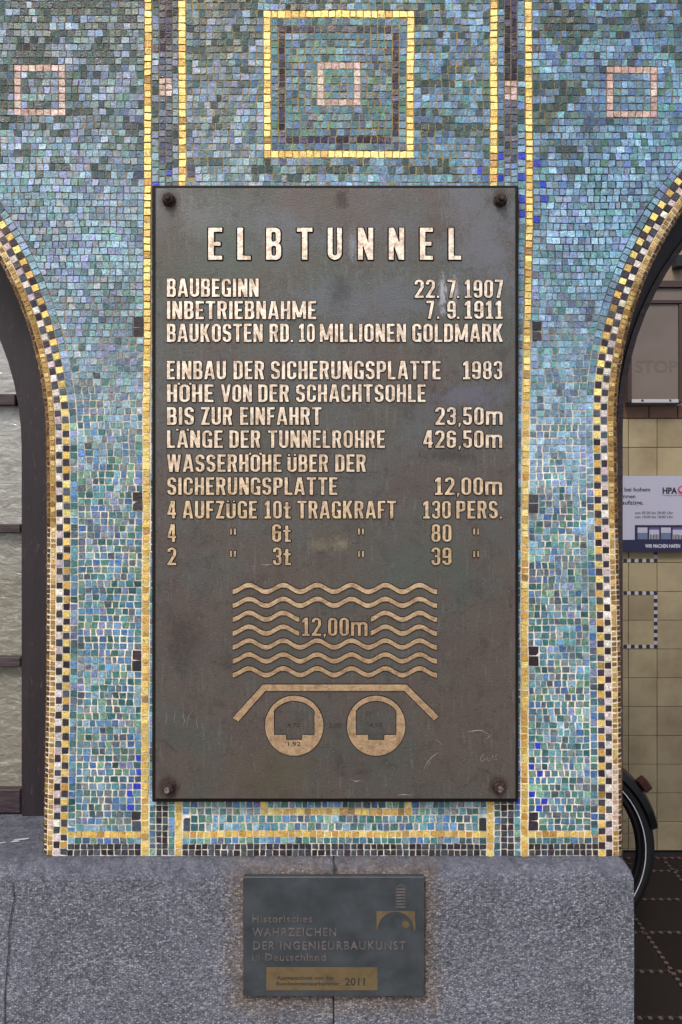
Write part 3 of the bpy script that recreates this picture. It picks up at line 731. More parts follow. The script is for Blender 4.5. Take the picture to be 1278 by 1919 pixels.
# ------------------------------------------------------------------ glyphs: signed-distance shapes traced to outlines
def sd_box(X, Y, x0, y0, x1, y1, r=0.0):
    cx, cy, hx, hy = (x0 + x1) / 2, (y0 + y1) / 2, (x1 - x0) / 2, (y1 - y0) / 2
    r = min(r, hx - .01, hy - .01); qx, qy = np.abs(X - cx) - hx + r, np.abs(Y - cy) - hy + r
    return np.hypot(np.maximum(qx, 0), np.maximum(qy, 0)) + np.minimum(np.maximum(qx, qy), 0) - r
def sd_seg(X, Y, ax, ay, bx, by, t):
    L = math.hypot(bx - ax, by - ay); ux, uy = (bx - ax) / L, (by - ay) / L
    px_ = (X - ax) * ux + (Y - ay) * uy; py_ = np.abs(-(X - ax) * uy + (Y - ay) * ux)
    return np.maximum(py_ - t / 2, np.maximum(-px_, px_ - L))
def glyph_field(ch, X, Y):
    B = lambda a, b, c, d, r=.4: sd_box(X, Y, a, b, c, d, r)
    Sg = lambda a, b, c, d, t=5.8: sd_seg(X, Y, a, b, c, d, t)
    mn = lambda *a: np.minimum.reduce(a); mx = lambda *a: np.maximum.reduce(a)
    H = 36; clip = lambda f, x0, x1, y0=0, y1=H: mx(f, B(x0, y0, x1, y1, .2))
    rng = lambda a, b, c, d, r=7.5, t=5.8, ri=2.0: mx(B(a, b, c, d, r), -B(a + t, b + t - .8, c - t, d - t + .8, ri))
    if ch == 'O': return 16.5, rng(0, 0, 16.5, 36, 8.2, 6)
    if ch == '0': return 15.5, rng(0, 0, 15.5, 36, 7.7, 5.6)
    if ch == 'E': return 14, mn(B(0, 0, 6, H), B(0, 0, 14, 5), B(0, 31, 14, 36), B(0, 15.6, 12.4, 20.4))
    if ch == 'F': return 13.5, mn(B(0, 0, 6, H), B(0, 31, 13.5, 36), B(0, 15.2, 12, 20))
    if ch == 'L': return 13.5, mn(B(0, 0, 6, H), B(0, 0, 13.5, 5))
    if ch == 'I': return 6, B(0, 0, 6, H)
    if ch == 'T': return 16, mn(B(5, 0, 11, H), B(0, 31, 16, 36))
    if ch == 'H': return 16, mn(B(0, 0, 6, H), B(10, 0, 16, H), B(3, 15.5, 13, 20.5))
    if ch == 'N': return 16.5, mn(B(0, 0, 5.6, H), B(10.9, 0, 16.5, H), clip(Sg(2.2, 38, 14.3, -2, 6), 0, 16.5))
    if ch == 'B': return 16, mx(mn(B(0, 0, 16, 19.6, 6), B(0, 17, 15.4, 36, 6), B(0, 0, 7, 36)), -B(6, 5, 10.2, 15.4, 1.8), -B(6, 20.4, 9.9, 31, 1.8))
    if ch == 'D': return 16, mx(mn(B(0, 0, 16, 36, 7.5), B(0, 0, 8, 36)), -B(6, 5, 10, 31, 2))
    if ch == 'P': return 16, mn(B(0, 0, 6, H), mx(mn(B(0, 14, 16, 36, 7), B(0, 14, 7, 36)), -B(6, 19, 10, 31, 1.8)))
    if ch == 'R': return 16.5, mn(B(0, 0, 6, H), mx(mn(B(0, 16, 16, 36, 7), B(0, 16, 7, 36)), -B(6, 20.8, 10, 31, 1.8)), clip(Sg(9.5, 20, 13.9, -2, 5.8), 0, 17))
    if ch == 'U': return 16.5, mx(B(0, 0, 16.5, 60, 8.2), -B(6, 5.4, 10.5, 70, 2.2), Y - 36)
    if ch == 'C': return 16, mx(rng(0, 0, 16, 36, 8), -B(8.5, 13.5, 20, 23.5, .2))
    if ch == 'G': return 16.5, mn(mx(rng(0, 0, 16.5, 36, 8.2), -B(8.5, 16, 20, 24.5, .2)), B(8.6, 13.2, 16.5, 18), B(11.5, 0, 16.5, 15))
    if ch == 'S': return 15.5, mn(mx(rng(0, 15.2, 15.5, 36, 7.6, 5.8), -B(7.6, 14, 20, 26, .2)), mx(rng(0, 0, 15.5, 20.8, 7.6, 5.8), -B(-2, 10, 7.9, 22, .2)), clip(Sg(2.6, 21.6, 12.9, 14.4, 5.6), .3, 15.2))
    if ch == 'A': return 18, mn(clip(Sg(2.2, -2, 8.2, 38, 5.4), 0, 18), clip(Sg(15.8, -2, 9.8, 38, 5.4), 0, 18), B(4.5, 7, 13.5, 11.6))
    if ch == 'K': return 17, mn(B(0, 0, 6, H), clip(Sg(4.5, 14, 14.6, 38, 5.6), 3, 17), clip(Sg(7.5, 23, 14.8, -2, 5.8), 3, 17.4))
    if ch == 'M': return 23, mn(B(0, 0, 5.4, H), B(17.6, 0, 23, H), clip(Sg(2.6, 38, 11, 4, 5.2), 0, 23), clip(Sg(20.4, 38, 12, 4, 5.2), 0, 23))
    if ch == 'V': return 17.5, mn(clip(Sg(2.2, 38, 8.4, -2, 5.6), 0, 18), clip(Sg(15.3, 38, 9.1, -2, 5.6), 0, 18))
    if ch == 'W': return 24, mn(clip(Sg(2.3, 38, 6.8, -2, 5), 0, 24), clip(Sg(11.4, 36, 7.3, -2, 4.6), 0, 24), clip(Sg(12.6, 36, 16.7, -2, 4.6), 0, 24), clip(Sg(21.7, 38, 17.2, -2, 5), 0, 24))
    if ch == 'Z': return 15, mn(B(0, 0, 15, 5), B(0, 31, 15, 36), clip(Sg(2.8, -1, 12.2, 37, 5.8), 0, 15, 1, 35))
    if ch == '1': return 12.5, mn(B(4, 0, 9.8, H), clip(Sg(-.5, 27, 6, 33.5, 4.6), .3, 9), B(0, 0, 12.5, 4.6))
    if ch == '2': return 15.5, mn(mx(rng(0, 14.5, 15.5, 36, 7.6, 5.6), -B(-2, 12, 8.5, 26.5, .2), -B(7, 10, 20, 19, .2)), clip(Sg(12.9, 22, 2.4, 1.5, 5.6), .2, 15.4, 1, 22), B(0, 0, 15.5, 5))
    if ch == '3': return 15, mn(mx(mn(rng(0, 16, 15, 36, 7, 5.4), rng(0, 0, 15, 20.5, 7, 5.4)), -B(-2, 10, 7, 26, .2)), B(5.5, 15.7, 11, 20.6))
    if ch == '4': return 16, mn(clip(Sg(1.8, 8, 9.2, 38, 4.8), 0, 16, 8), B(0, 7.6, 16, 12.2), B(8.2, 0, 13.8, 36))
    if ch == '5': return 15, mn(B(.8, 31, 14, 36), B(.8, 18, 6, 36), mx(rng(0, 0, 15, 23, 7.4, 5.6), -B(-2, 9.5, 7.2, 18.5, .2)))
    if ch in '69':
        Xx, Yy = (X, Y) if ch == '6' else (15.5 - X, 36 - Y)
        b = lambda a, bb, c, d, r=.4: sd_box(Xx, Yy, a, bb, c, d, r)
        f = mx(mx(b(0, 0, 15.5, 36, 7.7), -b(5.7, 5, 9.8, 31, 2)), -b(8.6, 21.5, 20, 26.5, .2))
        return 15.5, mn(f, mx(b(4, 14, 15.5, 22, 4), -b(5.7, 4, 9.8, 17.4, 1.8)))
    if ch == '7': return 14.5, mn(B(0, 31, 14.5, 36), clip(Sg(12.2, 36, 5.4, -2, 5.8), 0, 14.5))
    if ch == '8': return 15.5, mn(rng(.5, 16, 15, 36, 7, 5.4), rng(0, 0, 15.5, 20.6, 7.4, 5.4))
    if ch == 't': return 13.5, mn(B(3.2, 0, 9, 33), B(0, 20, 13, 24.4), B(4, 0, 13.5, 4.8, 1.2))
    if ch == 'm': return 27, mx(mn(B(0, -30, 16.4, 27.5, 6.5), B(10.6, -30, 27, 27.5, 6.5), B(0, -2, 5.6, 27.5)), -B(5.6, -40, 10.8, 22.2, 2.4), -B(16.2, -40, 21.4, 22.2, 2.4), -Y)
    if ch == '.': return 4.6, B(0, 0, 4.6, 4.6)
    if ch == ',': return 4.6, mn(B(.6, 0, 4.8, 4.6), clip(Sg(3.6, 3, 1.4, -4, 2.4), -1, 6, -4, 4))
    if ch == '"': return 12, mn(B(0, 0, 3.6, 12), B(8.2, 0, 11.8, 12))
    if ch == 'Ö':
        w_, f = glyph_field('O', X, Y); return w_, mn(f, B(-2.6, 35, 1.6, 39.4), B(14.9, 35, 19.1, 39.4))
    if ch == 'Ä':
        w_, f = glyph_field('A', X, Y); return w_, mn(f, B(-1.4, 35, 2.6, 39.2), B(15.4, 35, 19.4, 39.2))
    if ch == 'Ü':
        w_, f = glyph_field('U', X, Y * 36 / 30.5); return w_, mn(f, B(1, 33, 5.2, 36.6), B(11.3, 33, 15.5, 36.6))
    raise KeyError(ch)
def contours(ch):
    st = .45; xs = np.arange(-5, 32, st); ys = np.arange(-6, 43, st); X, Y = np.meshgrid(xs, ys)
    w_, Fd = glyph_field(ch, X, Y)
    Fd = np.where(np.abs(Fd) < 1e-6, 1e-6, Fd)
    segs = {}
    ins = Fd < 0; cell = ins[:-1, :-1].astype(int) + ins[:-1, 1:] * 2 + ins[1:, 1:] * 4 + ins[1:, :-1] * 8
    E = {1: [(3, 0)], 2: [(0, 1)], 3: [(3, 1)], 4: [(1, 2)], 5: [(3, 0), (1, 2)], 6: [(0, 2)], 7: [(3, 2)], 8: [(2, 3)], 9: [(2, 0)], 10: [(0, 1), (2, 3)], 11: [(2, 1)], 12: [(1, 3)], 13: [(1, 0)], 14: [(0, 3)]}
    for j, i in zip(*np.nonzero((cell > 0) & (cell < 15))):
        key = [('h', j, i), ('v', j, i + 1), ('h', j + 1, i), ('v', j, i)]
        for a, b in E[int(cell[j, i])]: segs[key[b]] = key[a]      # inside on the left
    def pt(k):
        t, j, i = k
        if t == 'h': a, b = Fd[j, i], Fd[j, i + 1]; return (xs[i] + st * a / (a - b), ys[j])
        a, b = Fd[j, i], Fd[j + 1, i]; return (xs[i], ys[j] + st * a / (a - b))
    loops = []
    while segs:
        k0 = next(iter(segs)); k = segs.pop(k0); lp = [k0]
        while k != k0: lp.append(k); k = segs.pop(k)
        loops.append([pt(q) for q in lp])
    out = []
    for lp in loops:
        if abs(sum(a[0] * b[1] - a[1] * b[0] for a, b in zip(lp, lp[1:] + lp[:1]))) < 1.2: continue
        # simplify
        def dp(p):
            if len(p) < 3: return p
            a, b = p[0], p[-1]; L = math.hypot(b[0] - a[0], b[1] - a[1]) or 1e-9
            ds = [abs((b[0] - a[0]) * (a[1] - q[1]) - (a[0] - q[0]) * (b[1] - a[1])) / L if L > 1e-6 else math.hypot(q[0] - a[0], q[1] - a[1]) for q in p[1:-1]]
            m = max(range(len(ds)), key=ds.__getitem__)
            return dp(p[:m + 2])[:-1] + dp(p[m + 1:]) if ds[m] > .07 else [a, b]
        h = len(lp) // 2; out.append(dp(lp[:h + 1])[:-1] + dp(lp[h:] + [lp[0]])[:-1])
    return w_, out
def relief(loops, h, flare, k=.001):
    """raised shape from 2-D loops (x right, y up, in px): bright top, dark flared sides; local axes X, -Y out, Z up"""
    V, Fc, fm = [], [], []; tops = []
    area = [sum(a[0] * b[1] - a[1] * b[0] for a, b in zip(l_, l_[1:] + l_[:1])) for l_ in loops]
    big = max(range(len(loops)), key=lambda i: abs(area[i]))
    flip = area[big] < 0
    for l_ in loops:
        if flip: l_ = list(reversed(l_))
        n = len(l_); t0 = len(V)
        t0v = []; b0 = t0 + n; bv = []
        for i, p in enumerate(l_):
            a, c = l_[i - 1], l_[(i + 1) % n]
            nx = ny = 0
            for q, r in ((a, p), (p, c)):
                L = math.hypot(r[0] - q[0], r[1] - q[1]) or 1; nx += (r[1] - q[1]) / L; ny -= (r[0] - q[0]) / L
            L = math.hypot(nx, ny) or 1; bv.append(((p[0] + nx / L * flare) * k, .0008, (p[1] + ny / L * flare) * k)); t0v.append(((p[0] - nx / L * flare * .22) * k, -h, (p[1] - ny / L * flare * .22) * k))
        V += t0v + bv
        for i in range(n):
            j = (i + 1) % n; Fc.append((t0 + i, b0 + i, b0 + j, t0 + j)); fm.append(1)
        tops.append([Vector((p[0], p[1], 0)) for p in l_])
    idx = []
    t = 0; base = []
    for l_ in tops:
        base += list(range(t, t + len(l_))); t += 2 * len(l_)
    for tri in tessellate_polygon(tops):
        a, b, c = (base[i] for i in tri)
        A, B_, C_ = V[a], V[b], V[c]
        cr = (B_[0] - A[0]) * (C_[2] - A[2]) - (B_[2] - A[2]) * (C_[0] - A[0])
        Fc.append((a, b, c) if cr > 0 else (a, c, b)); fm.append(0)
    return V, Fc, fm
GL = {}
def glyph(ch):
    if ch not in GL:
        w_, loops = contours(ch)
        # separate islands (umlaut dots, ditto strokes) are tessellated one by one
        def ar(l_): return sum(a[0] * b[1] - a[1] * b[0] for a, b in zip(l_, l_[1:] + l_[:1]))
        sgn = 1 if ar(max(loops, key=lambda l_: abs(ar(l_)))) > 0 else -1
        outs = [l_ for l_ in loops if ar(l_) * sgn > 0]; holes = [l_ for l_ in loops if ar(l_) * sgn < 0]
        V, Fc, fm = [], [], []
        for o in outs:
            bb = (min(p[0] for p in o), max(p[0] for p in o), min(p[1] for p in o), max(p[1] for p in o))
            hs = [h for h in holes if bb[0] < h[0][0] < bb[1] and bb[2] < h[0][1] < bb[3]]
            v, f, m_ = relief([o] + hs, .0024, 1.7); q = len(V); V += v; Fc += [tuple(i + q for i in t) for t in f]; fm += m_
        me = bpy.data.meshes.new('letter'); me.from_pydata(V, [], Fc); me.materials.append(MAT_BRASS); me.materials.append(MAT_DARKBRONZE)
        me.polygons.foreach_set('material_index', fm); me.update(); GL[ch] = (w_, me)
    return GL[ch]

# ------------------------------------------------------------------ the big bronze plaque
PY = -.028                                   # depth of the plate's face
plaque = thing('bronze_plaque', 'large dark bronze plaque with raised brass lettering headed ELBTUNNEL, bolted to the mosaic wall', 'plaque', tuple(at(628, 1500, -.008)))
a, b = at(291, 1497.5, PY), at(966.5, 352, PY)
v, f = box_vf(a[0], b[0], PY, -.010, a[2], b[2], .0016)
plate = mesh('plate', v, f, MAT_BRONZE, plaque)
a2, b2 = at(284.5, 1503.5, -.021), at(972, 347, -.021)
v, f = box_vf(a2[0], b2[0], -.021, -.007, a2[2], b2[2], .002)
mesh('shadow_backing_frame', v, f, MAT_DARKBRONZE, plaque)  # dark backing rim, its colour also standing in for the plaque's shadow line
PL = Vector(plaque.location)
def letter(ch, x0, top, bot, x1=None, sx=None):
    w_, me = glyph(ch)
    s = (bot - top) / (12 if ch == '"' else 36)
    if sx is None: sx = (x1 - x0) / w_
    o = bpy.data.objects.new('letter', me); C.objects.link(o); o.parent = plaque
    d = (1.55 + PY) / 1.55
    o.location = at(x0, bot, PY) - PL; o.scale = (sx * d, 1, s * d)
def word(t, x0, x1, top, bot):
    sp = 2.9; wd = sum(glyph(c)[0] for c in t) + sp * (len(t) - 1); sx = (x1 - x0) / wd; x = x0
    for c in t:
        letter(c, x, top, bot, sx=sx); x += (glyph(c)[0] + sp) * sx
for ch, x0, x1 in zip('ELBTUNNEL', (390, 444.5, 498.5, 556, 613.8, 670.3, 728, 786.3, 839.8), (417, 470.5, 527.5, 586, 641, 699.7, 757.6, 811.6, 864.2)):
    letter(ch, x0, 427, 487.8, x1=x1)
for wd_ in [('BAUBEGINN', 313, 485, 522.5, 557), ('22', 776.5, 815, 524.5, 559), ('.', 818.5, 823, 524.5, 559), ('7', 838, 854, 524.5, 559), ('.', 856, 860.5, 524.5, 559), ('1907', 870, 942.5, 524.5, 559),
            ('INBETRIEBNAHME', 313, 593, 564.5, 598.7), ('7', 798.5, 813.5, 564, 598), ('.', 818.5, 823, 564, 598), ('9', 837.5, 854, 564, 598), ('.', 856, 860.5, 564, 598), ('1911', 870, 942, 564, 598),
            ('BAUKOSTEN', 313, 492.5, 607, 641.4), ('RD.', 505, 549.5, 607, 641.4), ('10', 560, 590, 607, 641.4), ('MILLIONEN', 599, 761, 607, 641.4), ('GOLDMARK', 772, 942, 607, 641.4),
            ('EINBAU', 313, 424, 676.5, 711.3), ('DER', 437.7, 495.5, 676.5, 711.3), ('SICHERUNGSPLATTE', 507.6, 825.6, 676.5, 711.3), ('1983', 867, 941, 676.5, 711.3),
            ('HÖHE', 313, 400.5, 720.5, 753.8), ('VON', 414.6, 472.4, 720.5, 753.8), ('DER', 484, 542, 720.5, 753.8), ('SCHACHTSOHLE', 554.6, 797.5, 720.5, 753.8),
            ('BIS', 313, 364, 763, 796.6), ('ZUR', 377, 435.8, 763, 796.6), ('EINFAHRT', 450, 602.5, 763, 796.6), ('23,50m', 815, 941.7, 763, 796.6),
            ('LÄNGE', 313, 418, 806.5, 839.7), ('DER', 430, 488.5, 806.5, 839.7), ('TUNNELROHRE', 502.5, 721.4, 806.5, 839.7), ('426,50m', 792.7, 941, 806.5, 839.7),
            ('WASSERHÖHE', 313, 528, 851.5, 884.5), ('ÜBER', 538.6, 615.2, 851.5, 884.5), ('DER', 628, 686, 851.5, 884.5),
            ('SICHERUNGSPLATTE', 313.8, 632.4, 894.4, 927.6), ('12,00m', 814.4, 941, 894.4, 927.6),
            ('4', 314, 330.7, 938.3, 971.8), ('AUFZÜGE', 342.5, 482, 938.3, 971.8), ('10t', 495.5, 545.6, 938.3, 971.8), ('TRAGKRAFT', 557.5, 742.5, 938.3, 971.8), ('130', 792.4, 844.5, 938.3, 971.8), ('PERS.', 854.6, 940.6, 938.3, 971.8),
            ('4', 314, 330.7, 982, 1015.5), ('6t', 510, 545.6, 982, 1015.5), ('80', 808, 846, 982, 1015.5),
            ('2', 314, 331, 1025.6, 1059), ('3t', 511.5, 545.6, 1025.6, 1059), ('39', 808, 846, 1025.6, 1059), ('12,00m', 566, 689, 1157, 1191.5)]: word(*wd_)
for y0, y1 in ((990, 1002), (1032, 1044)):
    for x0 in (431.5, 671, 886.5): letter('"', x0, y0, y1, x1=x0 + 11)
def shape(name, loops, h=.0022, flare=1.7, mats=None, parent=None, y=PY, label=None):
    """loops in photo px on the plane y"""
    k = (1.55 + y) / 1550
    L2_ = [[(p[0] - CX, HY - p[1]) for p in l_] for l_ in loops]
    V, Fc, fm = relief(L2_, h, flare, k); V = [(v_[0], v_[1] + y, v_[2] + EYE) for v_ in V]
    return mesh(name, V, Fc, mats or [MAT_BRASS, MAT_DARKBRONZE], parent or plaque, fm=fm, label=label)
def wave(x0, x1, yc):
    n = int((x1 - x0) / 2); xs = [x0 + (x1 - x0) * i / n for i in range(n + 1)]
    fy = lambda x: yc - 6.2 * (math.cos(2 * math.pi * (x - 467) / 63.8) )
    shape('wave_line', [[(x, fy(x) - 4.7) for x in xs] + [(x, fy(x) + 4.7) for x in reversed(xs)]])
for i in range(7):
    yc = 1102.5 + 26 * i
    if i in (2, 3): wave(436, 561, yc); wave(694.5, 819, yc)
    else: wave(436, 819, yc)
shape('roof_bar', [[(435.5, 1345), (492.7, 1282), (762, 1282), (822, 1341.7), (813, 1350), (757.5, 1294.6), (497.5, 1294.6), (446.8, 1352)]])
for cx_ in (551.5, 704.7):
    circ = [(cx_ + 55 * math.cos(t), 1359.5 + 56.5 * math.sin(t)) for t in [2 * math.pi * i / 64 for i in range(64)]]
    w2 = 37.7
    arc = [(cx_ - w2 + 2 * w2 * i / 16, 1331.8 - (math.sqrt(47.5 ** 2 - (w2 * (i / 8 - 1)) ** 2) - 28.9)) for i in range(17)]
    hole = arc + [(cx_ + w2, 1376.3), (cx_ + 14.8, 1376.3), (cx_ + 14.8, 1385.4), (cx_ - 14.8, 1385.4), (cx_ - 14.8, 1376.3), (cx_ - w2, 1376.3)]
    def orr(l_, s): return l_ if (sum(p[0] * q[1] - p[1] * q[0] for p, q in zip(l_, l_[1:] + l_[:1])) > 0) == s else list(reversed(l_))
    shape('tunnel_tube', [orr(circ, True), orr(hole, False)])

dg = None
def text(name, body, x0, x1, top, bot, y, mat, parent, h=.0003, bold=.0, fit=True, label=None, space=1.0):
    """flat or low-relief line of type, fitted between photo px"""
    cu = bpy.data.curves.new('t', 'FONT'); cu.body = body; cu.resolution_u = 3; cu.offset = bold; cu.size = 1
    cu.extrude = .001; cu.space_character = space
    o = bpy.data.objects.new('t', cu); C.objects.link(o)
    me = bpy.data.meshes.new_from_object(o.evaluated_get(bpy.context.evaluated_depsgraph_get()))
    bpy.data.objects.remove(o); bpy.data.curves.remove(cu)
    co = [v_.co.copy() for v_ in me.vertices]; fs = [tuple(p.vertices) for p in me.polygons]; bpy.data.meshes.remove(me)
    ax0, ax1 = min(c.x for c in co), max(c.x for c in co)
    cap = .73 if not fit else None
    k = (1.55 + y) / 1550; A = at(x0, bot, y); sx = (x1 - x0) * k / (ax1 - ax0); sz = (bot - top) * k / .73
    zmid = 0
    V = [(A[0] + (c.x - ax0) * sx, y + (-h if c.z > zmid else .0004), A[2] + c.y * sz) for c in co]
    return mesh(name, V, fs, mat, parent, label=label)
for t, x0, x1, y0, y1 in (('4,70', 538, 562, 1354, 1363), ('4,50', 692, 716, 1354, 1363), ('2,00', 616, 640, 1355, 1363), ('1,92', 540, 563, 1390, 1398)):
    text('engraved_number', t, x0, x1, y0, y1, PY - (.0022 if t == '1,92' else 0), MAT_ENGRAVE, plaque, bold=.01)

def nut(cx_, cy_, big=1.0):
    c = at(cx_, cy_, PY) ; c.y = PY
    def disc(name, r, y0, y1, n, mat, par, rot=0, dome=0, r2=None):
        V, Fc = [], []; r2 = r if r2 is None else r2
        rings = [(y0, r), (y1 + .0012, r2), (y1, r2 * .86)]
        for (yy, r_) in rings:
            for i in range(n):
                t = 2 * math.pi * i / n + rot; V.append((c[0] + r_ * math.cos(t), yy, c[2] + r_ * math.sin(t)))
        for q in range(2):
            for i in range(n):
                j = (i + 1) % n; Fc.append((q * n + i, q * n + j, (q + 1) * n + j, (q + 1) * n + i))
        Fc.append(tuple(range(2 * n, 3 * n)))
        return mesh(name, V, Fc, mat, par)
    bolt = disc('bolt', .0125, PY + .001, PY - .003, 24, MAT_RUST, plaque)
    disc('nut', .0105, PY - .003, PY - .013, 6, MAT_RUST, bolt, rot=U(0, 1))
    disc('threaded_end', .0055, PY - .013, PY - .021, 14, MAT_STEEL if big else MAT_RUST, bolt)
nut(317, 375, 0); nut(937, 376, 0); nut(316.5, 1474.5, 1); nut(934, 1472.5, 1)
# scratched marks on the lower part of the plate: fine proud burrs
MAT_SCR = flat('bright_scratch', (150, 142, 134), .4, .3)
def scratch(pts, wd=.45):
    V, Fc = [], []
    for i, p in enumerate(pts):
        q = at(p[0], p[1], PY); a = pts[max(0, i - 1)]; b = pts[min(len(pts) - 1, i + 1)]
        L = math.hypot(b[0] - a[0], b[1] - a[1]); nx, nz = (b[1] - a[1]) / L, (b[0] - a[0]) / L; r = wd / 1000 * (1 if 0 < i < len(pts) - 1 else .3)
        V += [(q[0] - nx * r, PY - .0001, q[2] - nz * r), (q[0] + nx * r, PY - .0001, q[2] + nz * r), (q[0], PY - .0004, q[2])]
    for i in range(len(pts) - 1):
        o = i * 3; Fc += [(o, o + 3, o + 5, o + 2), (o + 2, o + 5, o + 4, o + 1)]
    return V, Fc
SC = [[(877, 1372), (890, 1369), (903, 1369), (914, 1375), (918, 1379), (910, 1386)], [(908, 1412), (902, 1418), (900, 1424), (905, 1427), (909, 1422), (904, 1420)], [(914, 1416), (912, 1424), (917, 1426), (919, 1420)],
      [(922, 1412), (924, 1417), (921, 1424)], [(927, 1413), (932, 1414), (928, 1418), (931, 1423), (925, 1424)], [(822, 1410), (810, 1418), (800, 1430), (794, 1443)], [(797, 1424), (806, 1428), (800, 1440)],
      [(745, 1490), (758, 1489), (773, 1491)], [(655, 1460), (666, 1464), (677, 1463)], [(814, 1384), (824, 1391), (830, 1399)], [(488, 1057), (497, 1059), (512, 1057)], [(330, 1330), (327, 1344), (325, 1362)],
      [(344, 1326), (343, 1340), (346, 1352), (341, 1366)], [(362, 1330), (352, 1346), (349, 1368)], [(310, 1335), (312, 1350), (309, 1362)], [(437, 1485), (438, 1497)], [(804, 1452), (805, 1462)], [(372, 1340), (368, 1352), (372, 1372)]]
v, f = join([scratch(s_) for s_ in SC]); mesh('scratches', v, f, MAT_SCR, plaque, kind='stuff')

# ------------------------------------------------------------------ the small plaque on the plinth
QY = -.046
small = thing('slate_plaque', 'small dark grey plaque with a brass bridge emblem, fixed to the concrete plinth', 'plaque', tuple(at(625, 1868, -.034)))
a, b = at(455.5, 1867.5, QY), at(795.5, 1643.5, QY)
v, f = box_vf(a[0], b[0], QY, -.033, a[2], b[2], .0012); mesh('plate', v, f, MAT_SLATE, small)
text('lettering', 'Historisches', 473, 585, 1714, 1728, QY, MAT_CASTLET, small, .0014, .004, space=1.12)
text('lettering', 'WAHRZEICHEN', 473, 630, 1738, 1753.5, QY, MAT_CASTLET, small, 0.0016, .012, space=1.2)
text('lettering', 'DER INGENIEURBAUKUNST', 475, 760, 1763, 1779, QY, MAT_CASTLET, small, 0.0016, .012, space=1.2)
text('lettering', 'in Deutschland', 473, 610, 1786, 1800, QY, MAT_CASTLET, small, .0014, .004, space=1.12)
SM = [MAT_AGEDBRASS, MAT_ENGRAVE]
shape('brass_strip', [[(499, 1812), (707.5, 1812), (707.5, 1855.5), (499, 1855.5)]], .0008, .6, SM, small, QY)
text('engraved_line', 'Ausgezeichnet von der', 518, 626, 1828.5, 1836, QY - .0008, MAT_ENGRAVE, small, .0002, .02)
text('engraved_line', 'Bundesingenieurkammer', 518, 637, 1839.5, 1846.5, QY - .0008, MAT_ENGRAVE, small, .0002, .02)
text('engraved_year', '2011', 646, 684, 1832, 1846.5, QY - .0008, MAT_ENGRAVE, small, .0002, .02)
arcp = [(741.5 + 34 * math.cos(t), 1744 - 35.5 * math.sin(t)) for t in [math.pi * i / 20 for i in range(21)]]
shape('bridge_emblem', [[(705.5, 1743), (705.5, 1707), (778, 1707), (778.5, 1743)] + arcp], .0008, .5, SM, small, QY)
shape('emblem_disc', [[(760 + 7 * math.cos(t), 1732 + 7 * math.sin(t)) for t in [2 * math.pi * i / 24 for i in range(24)]]], .0008, .5, SM, small, QY)
for i in range(7):
    y_ = 1664.5 + i * 5.6; v0 = shape('emblem_bar', [[(741.5, y_), (760, y_), (760, y_ + 3), (741.5, y_ + 3)]], .0006, .4, [MAT_CASTLET, MAT_ENGRAVE], small, QY)
shape('emblem_roof', [[(742, 1662), (751, 1656.5), (760, 1662), (760, 1663.5), (751, 1658.5), (742, 1663.5)]], .0006, .4, [MAT_CASTLET, MAT_ENGRAVE], small, QY)

# ------------------------------------------------------------------ arched window on the left
WY = .190; WX, WZ, WR = (LC - CX) / 1000, EYE + (HY - LS) / 1000, .602
window = thing('arched_window', 'dark framed arched window with rippled grey panes beside the mosaic wall', 'window', (WX, WY, ZT))
def arch_ring(xc, zc, r0, r1, y0, y1, zb, n=40, flat_=True):
    """arch-shaped frame: jambs from zb up to the springing, then a half ring"""
    prof = []
    for s_ in (-1,): prof.append((-1, zb))
    P0, P1 = [(xc + r0, zb)], [(xc + r1, zb)]
    for i in range(n + 1):
        t = math.pi * i / n; P0.append((xc + r0 * math.cos(t), zc + r0 * math.sin(t))); P1.append((xc + r1 * math.cos(t), zc + r1 * math.sin(t)))
    P0.append((xc - r0, zb)); P1.append((xc - r1, zb))
    V, Fc = [], []
    for p, q in zip(P0, P1): V += [(p[0], y0, p[1]), (q[0], y0, q[1]), (q[0], y1, q[1]), (p[0], y1, p[1])]
    for i in range(len(P0) - 1):
        for k in range(4):
            a_, b_ = i * 4 + k, i * 4 + (k + 1) % 4; Fc.append((a_, a_ + 4, b_ + 4, b_))
    Fc.append((0, 1, 2, 3)); e = (len(P0) - 1) * 4; Fc.append((e + 3, e + 2, e + 1, e))
    return V, Fc
v, f = arch_ring(WX, WZ, WR, LR / 1000 - .046, WY - .001, WY + .06, ZT); mesh('frame', v, f, MAT_FRAME, window)
v, f = arch_ring(WX, WZ, WR - .004, WR - .0002, WY + .008, WY + .05, ZT); mesh('glazing_bead', v, f, MAT_RAIL, window)
half = lambda z: (math.sqrt(max(0, (WR - .004) ** 2 - (z - WZ) ** 2)) if z > WZ else WR - .004)
zs = []
for (y0, y1) in ((738, 759.5), (982.5, 998.5), (1232, 1250.5), (1480, 1524)):
    z1, z0 = at(0, y0, WY + .006)[2], at(0, y1, WY + .006)[2]; z0 = max(z0, ZT + .0005); zs.append((z0, z1))
    hx = half(z1) - .002
    box('glazing_bar' if y0 < 1400 else 'bottom_rail', WX - hx, WX + hx, WY + .006, WY + .05, z0, z1, MAT_RAIL, window, b=.002)
box('glazing_bar', WX - .012, WX + .012, WY + .009, WY + .045, zs[3][1], WZ + WR - .006, MAT_RAIL, window, b=.002)
levels = [(zs[3][1], zs[2][0]), (zs[2][1], zs[1][0]), (zs[1][1], zs[0][0]), (zs[0][1], WZ + WR - .008)]
